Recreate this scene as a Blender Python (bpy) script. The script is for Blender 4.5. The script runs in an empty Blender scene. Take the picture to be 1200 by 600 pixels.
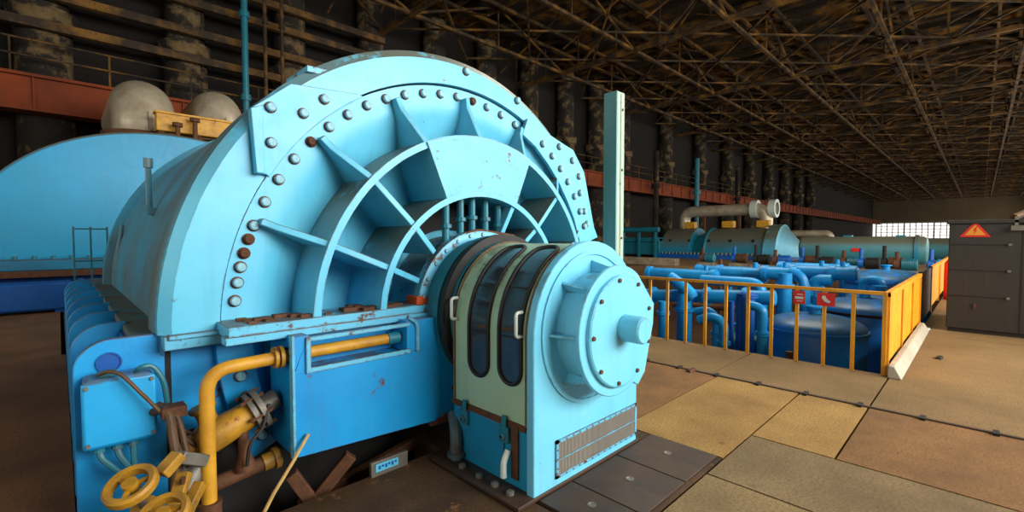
import bpy, bmesh, math, random
from mathutils import Vector, Matrix
random.seed(7)
C = bpy.context.scene.collection
PI = math.pi
V = Vector

# ------------------------------------------------------------------ mesh builder
class MB:
    def __init__(self):
        self.v = []; self.f = []; self.m = []
    def add(self, vs, fs, m=0):
        b = len(self.v)
        self.v += [V(p) for p in vs]
        self.f += [[b+i for i in f] for f in fs]
        self.m += [m]*len(fs)
        return self
    def hexa(self, p, m=0):
        return self.add(p, [(0,3,2,1),(4,5,6,7),(0,1,5,4),(1,2,6,5),(2,3,7,6),(3,0,4,7)], m)
    def box(self, x0,y0,z0,x1,y1,z1, m=0):
        return self.hexa([(x0,y0,z0),(x1,y0,z0),(x1,y1,z0),(x0,y1,z0),(x0,y0,z1),(x1,y0,z1),(x1,y1,z1),(x0,y1,z1)], m)
    def bar(self, a, b, w, h=None, up=(0,0,1), m=0):
        a = V(a); b = V(b); h = h or w
        d = (b-a).normalized(); up = V(up)
        if abs(d.dot(up)) > .98: up = V((0,1,0)) if abs(d.y) < .9 else V((1,0,0))
        s = d.cross(up).normalized(); u = s.cross(d)
        s = s*(w/2); u = u*(h/2)
        return self.hexa([a-s-u, a+s-u, b+s-u, b-s-u, a-s+u, a+s+u, b+s+u, b-s+u], m)
    def tube(self, pts, r, seg=12, m=0, caps=True, closed=False):
        pts = [V(p) for p in pts]; n = len(pts)
        rs = r if isinstance(r, (list, tuple)) else [r]*n
        def tan(i):
            if closed: return (pts[(i+1) % n]-pts[i-1]).normalized()
            if i == 0: return (pts[1]-pts[0]).normalized()
            if i == n-1: return (pts[-1]-pts[-2]).normalized()
            t = (pts[i+1]-pts[i]).normalized()+(pts[i]-pts[i-1]).normalized()
            return t.normalized() if t.length > 1e-6 else (pts[i+1]-pts[i]).normalized()
        t = tan(0); ref = V((0,0,1)) if abs(t.z) < .9 else V((1,0,0))
        nrm = (ref-t*ref.dot(t)).normalized()
        vs = []
        for i in range(n):
            t = tan(i); q = nrm-t*nrm.dot(t)
            nrm = q.normalized() if q.length > 1e-6 else nrm
            bn = t.cross(nrm)
            for k in range(seg):
                a = 2*PI*k/seg
                vs.append(pts[i]+(nrm*math.cos(a)+bn*math.sin(a))*rs[i])
        fs = []
        for i in range(n if closed else n-1):
            j = (i+1) % n
            for k in range(seg):
                l = (k+1) % seg
                fs.append((i*seg+k, i*seg+l, j*seg+l, j*seg+k))
        if caps and not closed:
            fs.append(tuple(reversed(range(seg)))); fs.append(tuple((n-1)*seg+k for k in range(seg)))
        return self.add(vs, fs, m)
    def cyl(self, a, b, r, r2=None, seg=20, m=0):
        return self.tube([a, b], [r, r if r2 is None else r2], seg, m)
    def lathe(self, prof, o, axis, seg=48, a0=0, a1=2*PI, m=0, ref=None, close=False):
        # prof: list of (distance along axis, radius)
        o = V(o); ax = V(axis).normalized()
        ref = V(ref) if ref else (V((1,0,0)) if abs(ax.x) < .9 else V((0,0,1)))
        e1 = (ref-ax*ref.dot(ax)).normalized(); e2 = ax.cross(e1)
        full = abs(a1-a0-2*PI) < 1e-6
        n = seg if full else seg+1; P = len(prof)
        vs = []
        for i in range(n):
            a = a0+(a1-a0)*i/seg
            d = e1*math.cos(a)+e2*math.sin(a)
            for (h, r) in prof: vs.append(o+ax*h+d*max(r, 1e-4))
        fs = []
        for i in range(seg):
            j = (i+1) % n
            for k in range(P if close else P-1):
                l = (k+1) % P
                fs.append((i*P+k, j*P+k, j*P+l, i*P+l))
        if close and not full:
            fs.append(tuple(range(P))); fs.append(tuple(reversed([seg*P+k for k in range(P)])))
        return self.add(vs, fs, m)
    def prism(self, poly, o, u, v, w, m=0):
        # poly in (u,v) plane at o, extruded along vector w
        o = V(o); u = V(u); v = V(v); w = V(w); n = len(poly)
        a = [o+u*p[0]+v*p[1] for p in poly]; b = [p+w for p in a]
        fs = [tuple(reversed(range(n))), tuple(range(n, 2*n))]
        for i in range(n):
            j = (i+1) % n; fs.append((i, j, n+j, n+i))
        return self.add(a+b, fs, m)
    def ico(self, o, r, m=0, seg=12):
        pr = [(-r*math.cos(PI*i/8), r*math.sin(PI*i/8)) for i in range(9)]
        return self.lathe(pr, o, (0,0,1), seg, m=m)
    def build(self, name, mats, parent=None, bevel=0, smooth=35, base=None):
        me = bpy.data.meshes.new(name)
        off = V(base) if base else (root_loc(parent) if parent else V((0,0,0)))
        me.from_pydata([tuple(p-off) for p in self.v], [], self.f)
        me.polygons.foreach_set('material_index', self.m)
        bm = bmesh.new(); bm.from_mesh(me)
        bmesh.ops.remove_doubles(bm, verts=bm.verts, dist=1e-5)
        bmesh.ops.recalc_face_normals(bm, faces=bm.faces)
        bm.to_mesh(me); bm.free()
        for mt in (mats if isinstance(mats, (list, tuple)) else [mats]): me.materials.append(mt)
        if smooth:
            me.polygons.foreach_set('use_smooth', [True]*len(me.polygons))
            me.set_sharp_from_angle(angle=math.radians(smooth))
        ob = bpy.data.objects.new(name, me); C.objects.link(ob)
        if parent: ob.parent = parent
        elif base: ob.location = base
        if bevel:
            md = ob.modifiers.new('bevel', 'BEVEL'); md.width = bevel; md.segments = 2
            md.limit_method = 'ANGLE'; md.angle_limit = math.radians(40); md.harden_normals = False
        return ob
def root_loc(p):
    while p.parent: p = p.parent
    return V(p.location)
def M(): return MB()
def thing(name, label, cat, loc=(0,0,0), group=None):
    o = bpy.data.objects.new(name, None); C.objects.link(o); o.location = loc
    o.empty_display_size = .1
    o['label'] = label; o['category'] = cat
    if group: o['group'] = group
    return o
def tag(o, label, cat, group=None, kind=None):
    o['label'] = label; o['category'] = cat
    if group: o['group'] = group
    if kind: o['kind'] = kind
    return o
def struct(o, label=None):
    o['kind'] = 'structure'
    if label: o['label'] = label
    return o
def fillet(pts, rad, n=6):
    pts = [V(p) for p in pts]; out = [pts[0]]
    for i in range(1, len(pts)-1):
        a, b, c = pts[i-1], pts[i], pts[i+1]
        d1 = (a-b); d2 = (c-b); r = min(rad, d1.length*.49, d2.length*.49)
        p = b+d1.normalized()*r; q = b+d2.normalized()*r
        for k in range(n+1):
            t = k/n; out.append(p*(1-t)**2+b*2*t*(1-t)+q*t*t)
    out.append(pts[-1]); return out
def spline(pts, n=8):
    pts = [V(p) for p in pts]; q = [pts[0]*2-pts[1]]+pts+[pts[-1]*2-pts[-2]]; out = []
    for i in range(1, len(q)-2):
        for k in range(n):
            t = k/n; a, b, c, d = q[i-1], q[i], q[i+1], q[i+2]
            out.append(.5*((2*b)+(c-a)*t+(2*a-5*b+4*c-d)*t*t+(3*b-a-3*c+d)*t**3))
    out.append(pts[-1]); return out
def dup(ob, off, label=None, group=None):
    c = ob.copy(); C.objects.link(c); c.location = ob.location+V(off)
    if label: c['label'] = label
    if group: c['group'] = group
    for ch in list(ob.children):
        d = ch.copy(); C.objects.link(d); d.parent = c
        for g in list(ch.children):
            e = g.copy(); C.objects.link(e); e.parent = d
    return c

# ------------------------------------------------------------------ materials
def s2l(c): return tuple(((x/255)/12.92 if x/255 <= .04045 else ((x/255+.055)/1.055)**2.4) for x in c)
def mat(name, col, rough=.5, metal=0, rust=0., rcol=(70,36,16), var=.25, vcol=None, vscale=1.3, dust=0., dcol=(92,72,48),
        rscale=7., streak=0., bump=.15, bscale=60., spec=.5, speck=0., sscale=70., edge=0.):
    m = bpy.data.materials.new(name); m.use_nodes = True
    nt = m.node_tree; N = nt.nodes; L = nt.links
    b = N['Principled BSDF']; b.inputs['Metallic'].default_value = metal
    b.inputs['Specular IOR Level'].default_value = spec
    tc = N.new('ShaderNodeTexCoord')
    lin = s2l(col)
    def noise(scale, det=5, rgh=.6, vec=None):
        n = N.new('ShaderNodeTexNoise'); n.inputs['Scale'].default_value = scale
        n.inputs['Detail'].default_value = det; n.inputs['Roughness'].default_value = rgh
        L.new(vec or tc.outputs['Object'], n.inputs['Vector']); return n.outputs['Fac']
    def ramp(fac, a, c):
        r = N.new('ShaderNodeMapRange'); r.inputs[1].default_value = a; r.inputs[2].default_value = c
        L.new(fac, r.inputs[0]); return r.outputs[0]
    def mix(fac, a, c):
        x = N.new('ShaderNodeMix'); x.data_type = 'RGBA'
        if isinstance(fac, float): x.inputs[0].default_value = fac
        else: L.new(fac, x.inputs[0])
        for s, val in ((6, a), (7, c)):
            if isinstance(val, tuple): x.inputs[s].default_value = (*val, 1)
            else: L.new(val, x.inputs[s])
        return x.outputs[2]
    def mul(a, k):
        x = N.new('ShaderNodeMath'); x.operation = 'MULTIPLY'; L.new(a, x.inputs[0])
        if isinstance(k, float): x.inputs[1].default_value = k
        else: L.new(k, x.inputs[1])
        return x.outputs[0]
    vc = s2l(vcol) if vcol else tuple(x*.55 for x in lin)
    col_o = mix(mul(ramp(noise(vscale), .35, .7), var*2), lin, vc)
    if streak:
        mp = N.new('ShaderNodeMapping'); mp.inputs['Scale'].default_value = (14,14,.8)
        L.new(tc.outputs['Object'], mp.inputs['Vector'])
        col_o = mix(mul(ramp(noise(1.0, 4, .6, mp.outputs[0]), .52, .75), streak), col_o, s2l((86,70,52)))
    if speck:
        col_o = mix(mul(ramp(noise(sscale, 3, .8), .45, .62), speck), col_o, tuple(x*.32 for x in lin))
    rgh = None
    if rust:
        rm = ramp(noise(rscale, 8, .72), .70-rust*.35, .76-rust*.35)
        rm2 = mix(ramp(noise(rscale*4), .4, .65), s2l(rcol), tuple(x*2.2 for x in s2l(rcol)))
        col_o = mix(rm, col_o, rm2); rgh = rm
    if edge:
        bv = N.new('ShaderNodeBevel'); bv.samples = 4; bv.inputs['Radius'].default_value = .016
        g0 = N.new('ShaderNodeNewGeometry'); dp = N.new('ShaderNodeVectorMath'); dp.operation = 'DOT_PRODUCT'
        L.new(bv.outputs[0], dp.inputs[0]); L.new(g0.outputs['Normal'], dp.inputs[1])
        em = mul(mul(ramp(dp.outputs['Value'], .97, .86), ramp(noise(6.5, 6, .75), .56-edge*.2, .64-edge*.2)), .9)
        col_o = mix(em, col_o, s2l((104,62,34)))
    if dust:
        g = N.new('ShaderNodeNewGeometry'); sx = N.new('ShaderNodeSeparateXYZ'); L.new(g.outputs['Normal'], sx.inputs[0])
        up = ramp(sx.outputs['Z'], .2, .6)
        dm = mul(mul(up, ramp(noise(5.5, 6, .7), .60-dust*.4, .66-dust*.3)), min(.92, dust+.25))
        col_o = mix(dm, col_o, s2l(dcol))
    L.new(col_o, b.inputs['Base Color'])
    r2 = N.new('ShaderNodeMapRange'); r2.inputs[3].default_value = max(.05, rough-.08); r2.inputs[4].default_value = min(1, rough+.14)
    L.new(noise(9, 4), r2.inputs[0]); L.new(r2.outputs[0], b.inputs['Roughness'])
    if bump:
        bp = N.new('ShaderNodeBump'); bp.inputs['Strength'].default_value = bump; bp.inputs['Distance'].default_value = .01
        L.new(noise(bscale, 4), bp.inputs['Height']); L.new(bp.outputs[0], b.inputs['Normal'])
    return m
def emit(name, col, s):
    m = bpy.data.materials.new(name); m.use_nodes = True; b = m.node_tree.nodes['Principled BSDF']
    b.inputs['Base Color'].default_value = (*s2l(col), 1)
    b.inputs['Emission Color'].default_value = (*s2l(col), 1); b.inputs['Emission Strength'].default_value = s
    return m
LB = mat('light_blue_paint', (100,196,226), .38, edge=0.35, rust=.12, var=.3, vcol=(54,172,216), vscale=1.6, dust=.8, dcol=(96,92,66), bump=.06, streak=.14)
LBR = mat('light_blue_paint_worn', (98,194,228), .42, edge=0.7, rust=.34, var=.2, vcol=(70,160,196), dust=.6, rscale=9, bump=.1, streak=.2)
EXB = mat('pale_blue_paint', (118,204,230), .36, edge=0.3, rust=.10, var=.25, vcol=(80,184,224), dust=.2, bump=.05, streak=.12)
BL = mat('blue_paint', (8,158,222), .40, edge=0.5, rust=.18, var=.3, vcol=(2,122,198), vscale=1.5, dust=.45, bump=.08, streak=.15)
BLD = mat('deep_blue_paint', (4,92,176), .42, rust=.14, var=.3, vcol=(4,60,130), bump=.08)
TEAL = mat('teal_paint', (24,120,140), .42, edge=0.4, rust=.16, var=.3, vcol=(20,90,100), bump=.08)
CAS = mat('casing_blue_paint', (58,166,206), .33, rust=.13, var=.5, vcol=(104,112,98), vscale=.8, bump=.05, streak=.2)
LPB = mat('turbine_blue_paint', (0,162,216), .42, rust=.08, var=.35, vcol=(20,136,172), vscale=.45, dust=.9, dcol=(98,92,68), bump=.04, streak=.12)
GRN = mat('pale_green_paint', (166,196,160), .40, edge=0.6, rust=.17, var=.2, vcol=(120,156,134), dust=.3, bump=.06, streak=.2)
POSTG = mat('post_green_paint', (166,192,172), .5, edge=0.4, rust=.12, var=.2, vcol=(130,166,152), bump=.08, streak=.3)
YEL = mat('yellow_paint', (214,160,38), .48, edge=0.6, rust=.24, var=.45, vcol=(160,108,24), bump=.1, vscale=4)
YELF = mat('fence_yellow_paint', (232,160,10), .5, rust=.10, var=.35, vcol=(190,120,10), bump=.1, vscale=3, streak=.35)
YELD = mat('dirty_yellow_paint', (190,140,30), .5, rust=.3, var=.5, vcol=(100,72,30), bump=.15, vscale=5)
RUST = mat('rusty_steel', (104,66,40), .75, .2, rust=.3, rcol=(60,28,12), var=.5, vscale=12, bump=.4)
RST2 = mat('bolt_steel', (128,124,112), .5, .35, rust=.34, rcol=(70,38,18), var=.3, vscale=20, rscale=25, bump=.2)
BOLTP = mat('painted_bolt_head', (150,206,222), .42, rust=.26, var=.4, vcol=(90,150,168), vscale=18, rscale=30, bump=.15)
STEEL = mat('dull_steel', (126,122,112), .5, .5, rust=.25, var=.3, vscale=10, bump=.2)
SILV = mat('silver_insulation', (206,196,172), .35, .35, rust=.08, var=.3, vcol=(150,128,96), vscale=2, bump=.1, streak=.3)
DARK = mat('dark_void_paint', (20,18,15), .7, var=.3, bump=.1)
RUB = mat('black_rubber', (24,24,22), .6, rust=.12, rcol=(50,34,22), var=.3, bump=.1)
HOSE = mat('brown_hose', (98,68,38), .6, var=.5, vcol=(58,40,24), vscale=8, bump=.3)
WHITE = mat('white_enamel', (206,216,206), .4, rust=.15, var=.2, bump=.05)
GRIL = mat('grey_grille', (158,152,140), .55, .1, rust=.2, var=.3, bump=.2)
CONC = mat('concrete', (150,136,110), .85, rust=.1, var=.5, vcol=(96,84,64), vscale=2, bump=.4, bscale=30)
COL = mat('mottled_dim_column_plaster', (112,92,58), .85, rust=.75, rcol=(20,15,9), var=1., vcol=(40,31,19), vscale=.9, rscale=.9, bump=.4, bscale=12)  # mottled plaster, its dark patches also standing in for dim light
WALL = mat('dim_brown_wall', (25,19,12), .9, rust=.2, rcol=(24,16,8), var=.6, vscale=.5, rscale=1.2, bump=.3, bscale=8)  # base colour darkened to stand for dim light along the left wall
WALLF = mat('end_wall_plaster', (110,96,72), .9, var=.3, vscale=.2, bump=.1)
REDB = mat('crane_beam_red', (134,56,12), .8, rust=.2, rcol=(60,22,10), var=.5, vcol=(96,38,8), vscale=.7, bump=.2)
TRUS = mat('truss_brown_steel', (122,84,20), .7, .1, rust=.35, rcol=(34,22,9), var=.9, vcol=(46,33,13), vscale=.8, bump=.2)
CAB = mat('dark_grey_cabinet_paint', (37,34,29), .5, rust=.10, rcol=(36,31,25), var=.4, vcol=(40,38,34), vscale=1.2, bump=.1, streak=.15)
RED = mat('sign_red', (214,28,16), .45, var=.15, bump=.03)
SIGNY = mat('sign_orange', (226,150,30), .5, var=.2, bump=.03)
PLATE = mat('dark_floor_plate', (76,52,35), .55, .05, rust=.25, rcol=(54,34,20), var=.5, vcol=(50,40,30), vscale=3, bump=.25)
FARB = mat('far_machine_paint', (26,132,164), .45, rust=.12, var=.4, vcol=(40,110,126), vscale=.8, dust=.9, dcol=(98,94,72), bump=.04)
VESB = mat('vessel_paint', (54,128,140), .5, rust=.14, var=.4, vcol=(60,104,104), vscale=.9, dust=.9, dcol=(96,92,70), bump=.04)
PIPEB = mat('pipe_blue_paint', (20,154,216), .36, rust=.13, var=.35, vcol=(8,112,188), vscale=2, bump=.08, dust=.08)
TANKB = mat('tank_blue_paint', (18,136,226), .36, rust=.07, var=.35, vcol=(4,66,130), vscale=1.1, bump=.05, dust=.5, dcol=(70,96,100))
PINK = mat('pale_wood_stick', (206,170,100), .7, var=.4, vscale=14, bump=.2)
def floor_mat(name, col, vcol, sc=1.5, rust=.2, rcol=(86,58,30), rough=.72):
    return mat(name, col, rough, rust=rust, rcol=rcol, var=.5, vcol=vcol, vscale=sc, rscale=4.5, bump=.35, bscale=90, spec=.35, speck=.7, sscale=55)
F_BEIGE = floor_mat('floor_beige_terrazzo', (150,124,82), (118,96,62))
F_BEIG2 = floor_mat('floor_grey_terrazzo', (142,118,80), (108,88,58))
F_BROWN = floor_mat('floor_brown_concrete', (92,66,40), (54,39,25), 2.5, .3)
F_OCHRE = floor_mat('floor_ochre_concrete', (176,138,74), (140,102,52))
F_RUSTY = floor_mat('floor_rusty_concrete', (148,106,60), (110,78,44), 2)
F_TAN = floor_mat('floor_tan_concrete', (148,118,74), (116,92,56), .9, .1)
F_DARK = floor_mat('floor_dark_concrete', (96,66,38), (62,44,27), 1)
F_LEFT = floor_mat('floor_worn_brown_concrete', (140,98,58), (96,66,40), 1)
def glass_mat():
    m = bpy.data.materials.new('dark_window_glass'); m.use_nodes = True
    b = m.node_tree.nodes['Principled BSDF']; N = m.node_tree.nodes; L = m.node_tree.links
    n = N.new('ShaderNodeTexNoise'); n.inputs['Scale'].default_value = 5
    r = N.new('ShaderNodeValToRGB'); r.color_ramp.elements[0].color = (.012,.012,.012,1); r.color_ramp.elements[1].color = (.05,.047,.042,1)
    L.new(n.outputs['Fac'], r.inputs[0]); L.new(r.outputs[0], b.inputs['Base Color'])
    b.inputs['Roughness'].default_value = .12; return m
GLASS = glass_mat()

# ------------------------------------------------------------------ camera
TH = math.radians(45.5); PT = math.atan(21/540)
cam = bpy.data.cameras.new('camera'); co = bpy.data.objects.new('camera', cam); C.objects.link(co)
cam.sensor_fit = 'HORIZONTAL'; cam.sensor_width = 36; cam.lens = 540/1200*36; cam.clip_end = 600; cam.clip_start = .05
fw = V((math.cos(TH)*math.cos(PT), math.sin(TH)*math.cos(PT), -math.sin(PT)))
co.location = (0,0,1.6); co.rotation_euler = fw.to_track_quat('-Z', 'Y').to_euler()
bpy.context.scene.camera = co

# ------------------------------------------------------------------ floor and shell
G = .009
fl = M()
FM = [F_BEIGE, F_BEIG2, F_BROWN, F_OCHRE, F_RUSTY, F_TAN, F_DARK, F_LEFT]
for (x0,y0,x1,y1,k) in [(-12,-10,3.1,1.27,0),(3.1,-10,3.97,1.27,1),(-12,1.27,2.02,2.84,2),(2.02,1.27,3.4,3.2,2),
        (3.4,1.27,5.42,2.1,3),(3.4,2.1,5.42,3.2,4),(4.72,3.2,5.42,8.8,4),(3.97,.7,5.42,1.27,3),(3.97,-10,5.42,.7,4),
        (5.44,.7,6.87,2.2,5),(5.44,2.2,6.87,8.8,5),(5.44,-10,10.2,.7,5),(10.2,-10,25,.7,5),(-12,2.84,.035,25,7),(-.03,8.8,6.87,25,6),
        (6.87,14,25,25,6),(25,-10,190,25,5)]:
    g = G if max(x0,y0) < 24 else 0
    fl.box(x0+g, y0+g, -.3, x1-g, y1-g, 0, k)
fo = fl.build('floor', FM, smooth=0); struct(fo)
u = M(); u.box(-12,-10,-.34,6.86,3.2,-.31); u.box(6.86,-10,-.34,25,.7,-.31)
u.box(-.03,2.8,-.75,4.75,8.8,-.7); u.box(-.06,2.8,-.75,-.03,8.8,-.3); u.box(2.0,2.84,-.75,2.03,3.2,-.3); u.box(-.03,2.81,-.75,2.03,2.84,-.3)
u.box(.44,3.37,-.7,4.7,3.5,.5)  # dark wall painted in for the unlit void below the cover box
struct(u.build('floor', DARK, smooth=0))
pw = M(); pw.box(6.7,.6,-3.1,25.2,14.2,-3.0); pw.box(6.72,.72,-3,6.87,14,-.3); pw.box(6.87,.55,-3,25,.7,-.3)
pw.box(25,.7,-3,25.2,14,-.3); pw.box(6.87,14,-3,25,14.2,-.3)
struct(pw.build('floor', F_DARK, smooth=0))

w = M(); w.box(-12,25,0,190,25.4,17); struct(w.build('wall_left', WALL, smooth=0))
w = M(); w.box(190,-10,0,190.4,25,17); struct(w.build('wall_far', WALLF, smooth=0))
w = M()
w.box(-12,-10.4,0,190,-10,2); w.box(-12,-10.4,9,190,-10,17)
for k in range(17): w.box(-12+k*12,-10.4,2,-11+k*12,-10,9)
struct(w.build('wall_right', WALLF, smooth=0))
w = M()
w.box(-12.4,-10,0,-12,25,2.2); w.box(-12.4,-10,9,-12,25,17)
for k in range(6): w.box(-12.4,-10+k*6.8,2.2,-12,-9+k*6.8,9)
struct(w.build('wall_rear', WALLF, smooth=0))

# ceiling deck of ribbed, stained panels
def deck_mat():
    m = mat('stained_roof_deck', (146,98,20), .85, rust=.62, rcol=(26,18,7), var=1., vcol=(48,33,11), vscale=.3, rscale=.8, bump=.4, bscale=6)
    return m
DECK = deck_mat()
ce = M(); ce.box(-12,-10,15.9,190,25,16.2)
for k in range(68):
    x = -12+k*3; ce.box(x-.12,-10,15.5,x+.12,25,15.9)
struct(ce.build('ceiling', DECK, smooth=0))

# far window
fwn = M(); fwn.box(189.8,3,0.4,189.95,24.9,6.3)
wo = fwn.build('window_1', emit('far_window_daylight', (255,252,246), 1.35), smooth=0); struct(wo)
mu = M()
for k in range(16): mu.box(189.6,3+k*1.4,.4,189.75,3.2+k*1.4,6.3)
for k in range(7): mu.box(189.6,3,.4+k*.97,189.75,24,.56+k*.97)
for k in range(4): mu.box(189.55,3+k*6.95,.4,189.78,3.35+k*6.95,6.3)
mo = mu.build('window_frame', mat('window_bar_grey', (120,122,120), .7), wo, smooth=0)

# ------------------------------------------------------------------ roof trusses
def truss(x):
    t = thing('roof_truss', 'brown lattice roof truss spanning the hall under the stained deck', 'roof truss', (x, 25, 12.9), 'roof trusses under the deck')
    b = M(); b.box(x-.13,-10,12.80,x+.13,25,12.86); b.box(x-.13,-10,12.86,x-.08,25,13.04); b.box(x+.08,-10,12.86,x+.13,25,13.04)
    b.build('bottom_chord', TRUS, t, smooth=0)
    b = M(); b.box(x-.12,-10,15.2,x+.12,25,15.45); b.build('top_chord', TRUS, t, smooth=0)
    n = 12; dy = 35/n
    for k in range(n):
        y0 = -10+k*dy; y1 = y0+dy
        d = M()
        if k % 2 == 0: d.bar((x,y0,12.95),(x,y1,15.3),.13,.16)
        else: d.bar((x,y0,15.3),(x,y1,12.95),.13,.16)
        d.bar((x,y1,12.95),(x,y1,15.3),.09,.11)
        d.build('web_brace', TRUS, t, smooth=0)
    return t
t0 = truss(1)
for k in range(1, 16): dup(t0, (12*k, 0, 0))
# longitudinal ties and horizontal bracing between the trusses
for j, y in enumerate([-7,-1.5,4,9.5,15,20.5]):
    t = thing('roof_purlin', 'long brown lattice tie running the length of the hall under the roof', 'roof beam', (0, y, 12.9), 'long ties under the roof')
    b = M(); b.box(-11.5,y-.09,12.84,188,y+.09,13.0); b.build('bottom_chord', TRUS, t, smooth=0)
    b = M(); b.box(-11.5,y-.08,15.25,188,y+.08,15.4); b.build('top_chord', TRUS, t, smooth=0)
    b = M()
    for k in range(16):
        x = 1+12*k
        b.bar((x,y,12.95),(x+6,y,15.3),.1,.12); b.bar((x+6,y,15.3),(x+12,y,12.95),.1,.12); b.bar((x+6,y,12.95),(x+6,y,15.3),.08)
    b.build('web_bracing', TRUS, t, smooth=0)
for k in range(15):
    x = 1+12*k
    b = M(); y0s = [-9.5,-4,1.5,7,12.5,18]
    for i, y in enumerate(y0s):
        z = 13.02
        for xx in (x, x+6):
            b.bar((xx,y,z),(xx+6,y+5.5,z),.11,.09); b.bar((xx+6,y,z+.12),(xx,y+5.5,z+.12),.11,.09)
        for xx in (x+2,x+4,x+6,x+8,x+10): b.bar((xx,y,15.2),(xx,y+5.5,15.2),.12,.22)
        b.bar((x,y+1.8,14.95),(x+12,y+1.8,14.95),.14,.2); b.bar((x,y+3.6,14.95),(x+12,y+3.6,14.95),.14,.2)
        b.bar((x+3,y,13.0),(x+3,y+5.5,15.2),.08); b.bar((x+9,y+5.5,13.0),(x+9,y,15.2),.08)
    o = b.build('roof_bracing', TRUS, smooth=0, base=(x,-7,13))
    tag(o, 'crossed brown steel braces between two neighbouring roof trusses', 'roof brace', 'crossed roof braces')

# ------------------------------------------------------------------ left wall furniture
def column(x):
    t = thing('wall_column', 'mottled plaster column standing along the dark left wall', 'column', (x,24.2,0), 'columns along the left wall')
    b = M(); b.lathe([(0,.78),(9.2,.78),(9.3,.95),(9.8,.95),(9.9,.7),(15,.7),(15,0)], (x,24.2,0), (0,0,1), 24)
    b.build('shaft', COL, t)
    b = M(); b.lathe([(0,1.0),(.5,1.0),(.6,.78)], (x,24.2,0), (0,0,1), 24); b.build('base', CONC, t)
    return t
c0 = column(-.2)
for k in range(1, 18): dup(c0, (4.3*k if k < 10 else 38.7+8.6*(k-9), 0, 0))
t = thing('crane_beam', 'long rusty red crane beam running in front of the columns on the left wall', 'beam', (-12,22.9,6))
b = M(); b.box(-12,22.75,6.0,188,23.05,7.05)
b.build('web', REDB, t, smooth=0)
b = M(); b.box(-12,22.55,5.9,188,23.3,6.0); b.box(-12,22.55,7.05,188,23.3,7.15); b.build('flange', REDB, t, smooth=0)
b = M()
for k in range(95): b.box(-11+k*2.1,22.66,6,-10.95+k*2.1,22.75,7.05)
b.build('stiffener', REDB, t, smooth=0)
t = thing('walkway_railing', 'thin railing along the walkway above the red crane beam', 'railing', (-12,22.7,7.15))
for k in range(32):
    b = M(); b.cyl((-11+k*2.5,22.7,7.15),(-11+k*2.5,22.7,8.3),.035,seg=6); b.build('post', TRUS, t)
for z in (7.75,8.3):
    b = M(); b.cyl((-12,22.7,z),(70,22.7,z),.035,seg=6); b.build('rail', TRUS, t)
for i, (z, nm) in enumerate([(8.9,'lowest'),(10.0,'second'),(11.2,'third'),(12.2,'highest')]):
    b = M(); b.box(-12,23.1,z,13,23.35,z+.14); b.box(-12,23.1,z+.14,13,23.14,z+.3)
    tag(b.build('cable_tray', TRUS, smooth=0, base=(-12,23.1,z)), nm+' of the brown cable trays running high across the columns of the left wall', 'cable tray', 'trays on the left wall')
for i, (x, h, mm, lab) in enumerate([(5.9,15,TEAL,'green and brown vertical pipe rising on the left wall behind the big round shield'),(6.7,13,TRUS,'thin brown upright right of the green wall pipe'),(7.4,12.4,TRUS,'second thin brown upright right of the green wall pipe')]):
    b = M(); b.cyl((x,22.3,0),(x,22.3,h),.13 if i == 0 else .08,seg=10)
    for z in (3,7.5,11): b.cyl((x,22.3,z),(x,22.3,z+.25),.2 if i == 0 else .13,seg=10)
    tag(b.build('wall_pipe', mm, base=(x,22.3,0)), lab, 'pipe')
for i, x in enumerate([34,41,50,62]):
    b = M(); b.cyl((x,22.0,0),(x,22.0,9.5+i*.4),.25,seg=10); b.lathe([(0,.4),(.4,.4)],(x,22,6.4),(0,0,1),10)
    tag(b.build('wall_pipe', [TEAL,COL,TEAL,COL][i], base=(x,22,0)), ['nearest','second','third','farthest'][i]+' thick riser on the left wall beyond the green post', 'pipe', 'far wall risers')

# ------------------------------------------------------------------ the big generator
CX, CZ = 2.56, 1.02
def pol(a, r, cx=CX, cz=CZ): a = math.radians(a); return (cx+r*math.cos(a), cz+r*math.sin(a))
gen = thing('generator', 'huge light blue generator with a round ribbed end shield in the foreground', 'generator', (2.5,6,-.3))
gen['kind'] = 'object'
del gen['kind']
AX = (0,1,0)
rf = (1,0,0)
# casing: the axis of lathe is +Y, e1=X, e2 = Y x X = -Z  -> angles run downwards
b = M()
b.lathe([(3.25,2.06),(3.3,2.09),(3.6,2.09),(3.62,2.03),(7.35,2.03),(7.37,2.10),(7.62,2.10),(7.62,1.2)], (2.47,0,1.05), AX, 96, PI-.06, 2*PI+.06, ref=rf)
b.build('casing', CAS, gen)
# eccentric outer rim
b = M(); n = 96; vs = []
for i in range(n+1):
    a = 180-180*i/n
    xo, zo = pol(a, 2.09, 2.47, 1.05); xi, zi = pol(a, 1.885)
    xm, zm = pol(a, 2.03, 2.47, 1.05)
    vs += [(xo,3.32,zo),(xo,3.24,zo),(xm,3.19,zm),(xi,3.19,zi),(xi,3.30,zi)]
fs = []
for i in range(n):
    for k in range(4): fs.append((i*5+k,(i+1)*5+k,(i+1)*5+k+1,i*5+k+1))
b.add(vs, fs); b.build('outer_rim', LB, gen)
# end shield plate (dished)
b = M(); b.lathe([(3.29,1.872),(3.228,1.872),(3.228,1.72),(3.25,1.62),(3.42,1.28),(3.46,.9),(3.47,.5)], (CX,0,CZ), AX, 96, PI, 2*PI, ref=rf)
b.build('end_shield', LB, gen)
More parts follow.
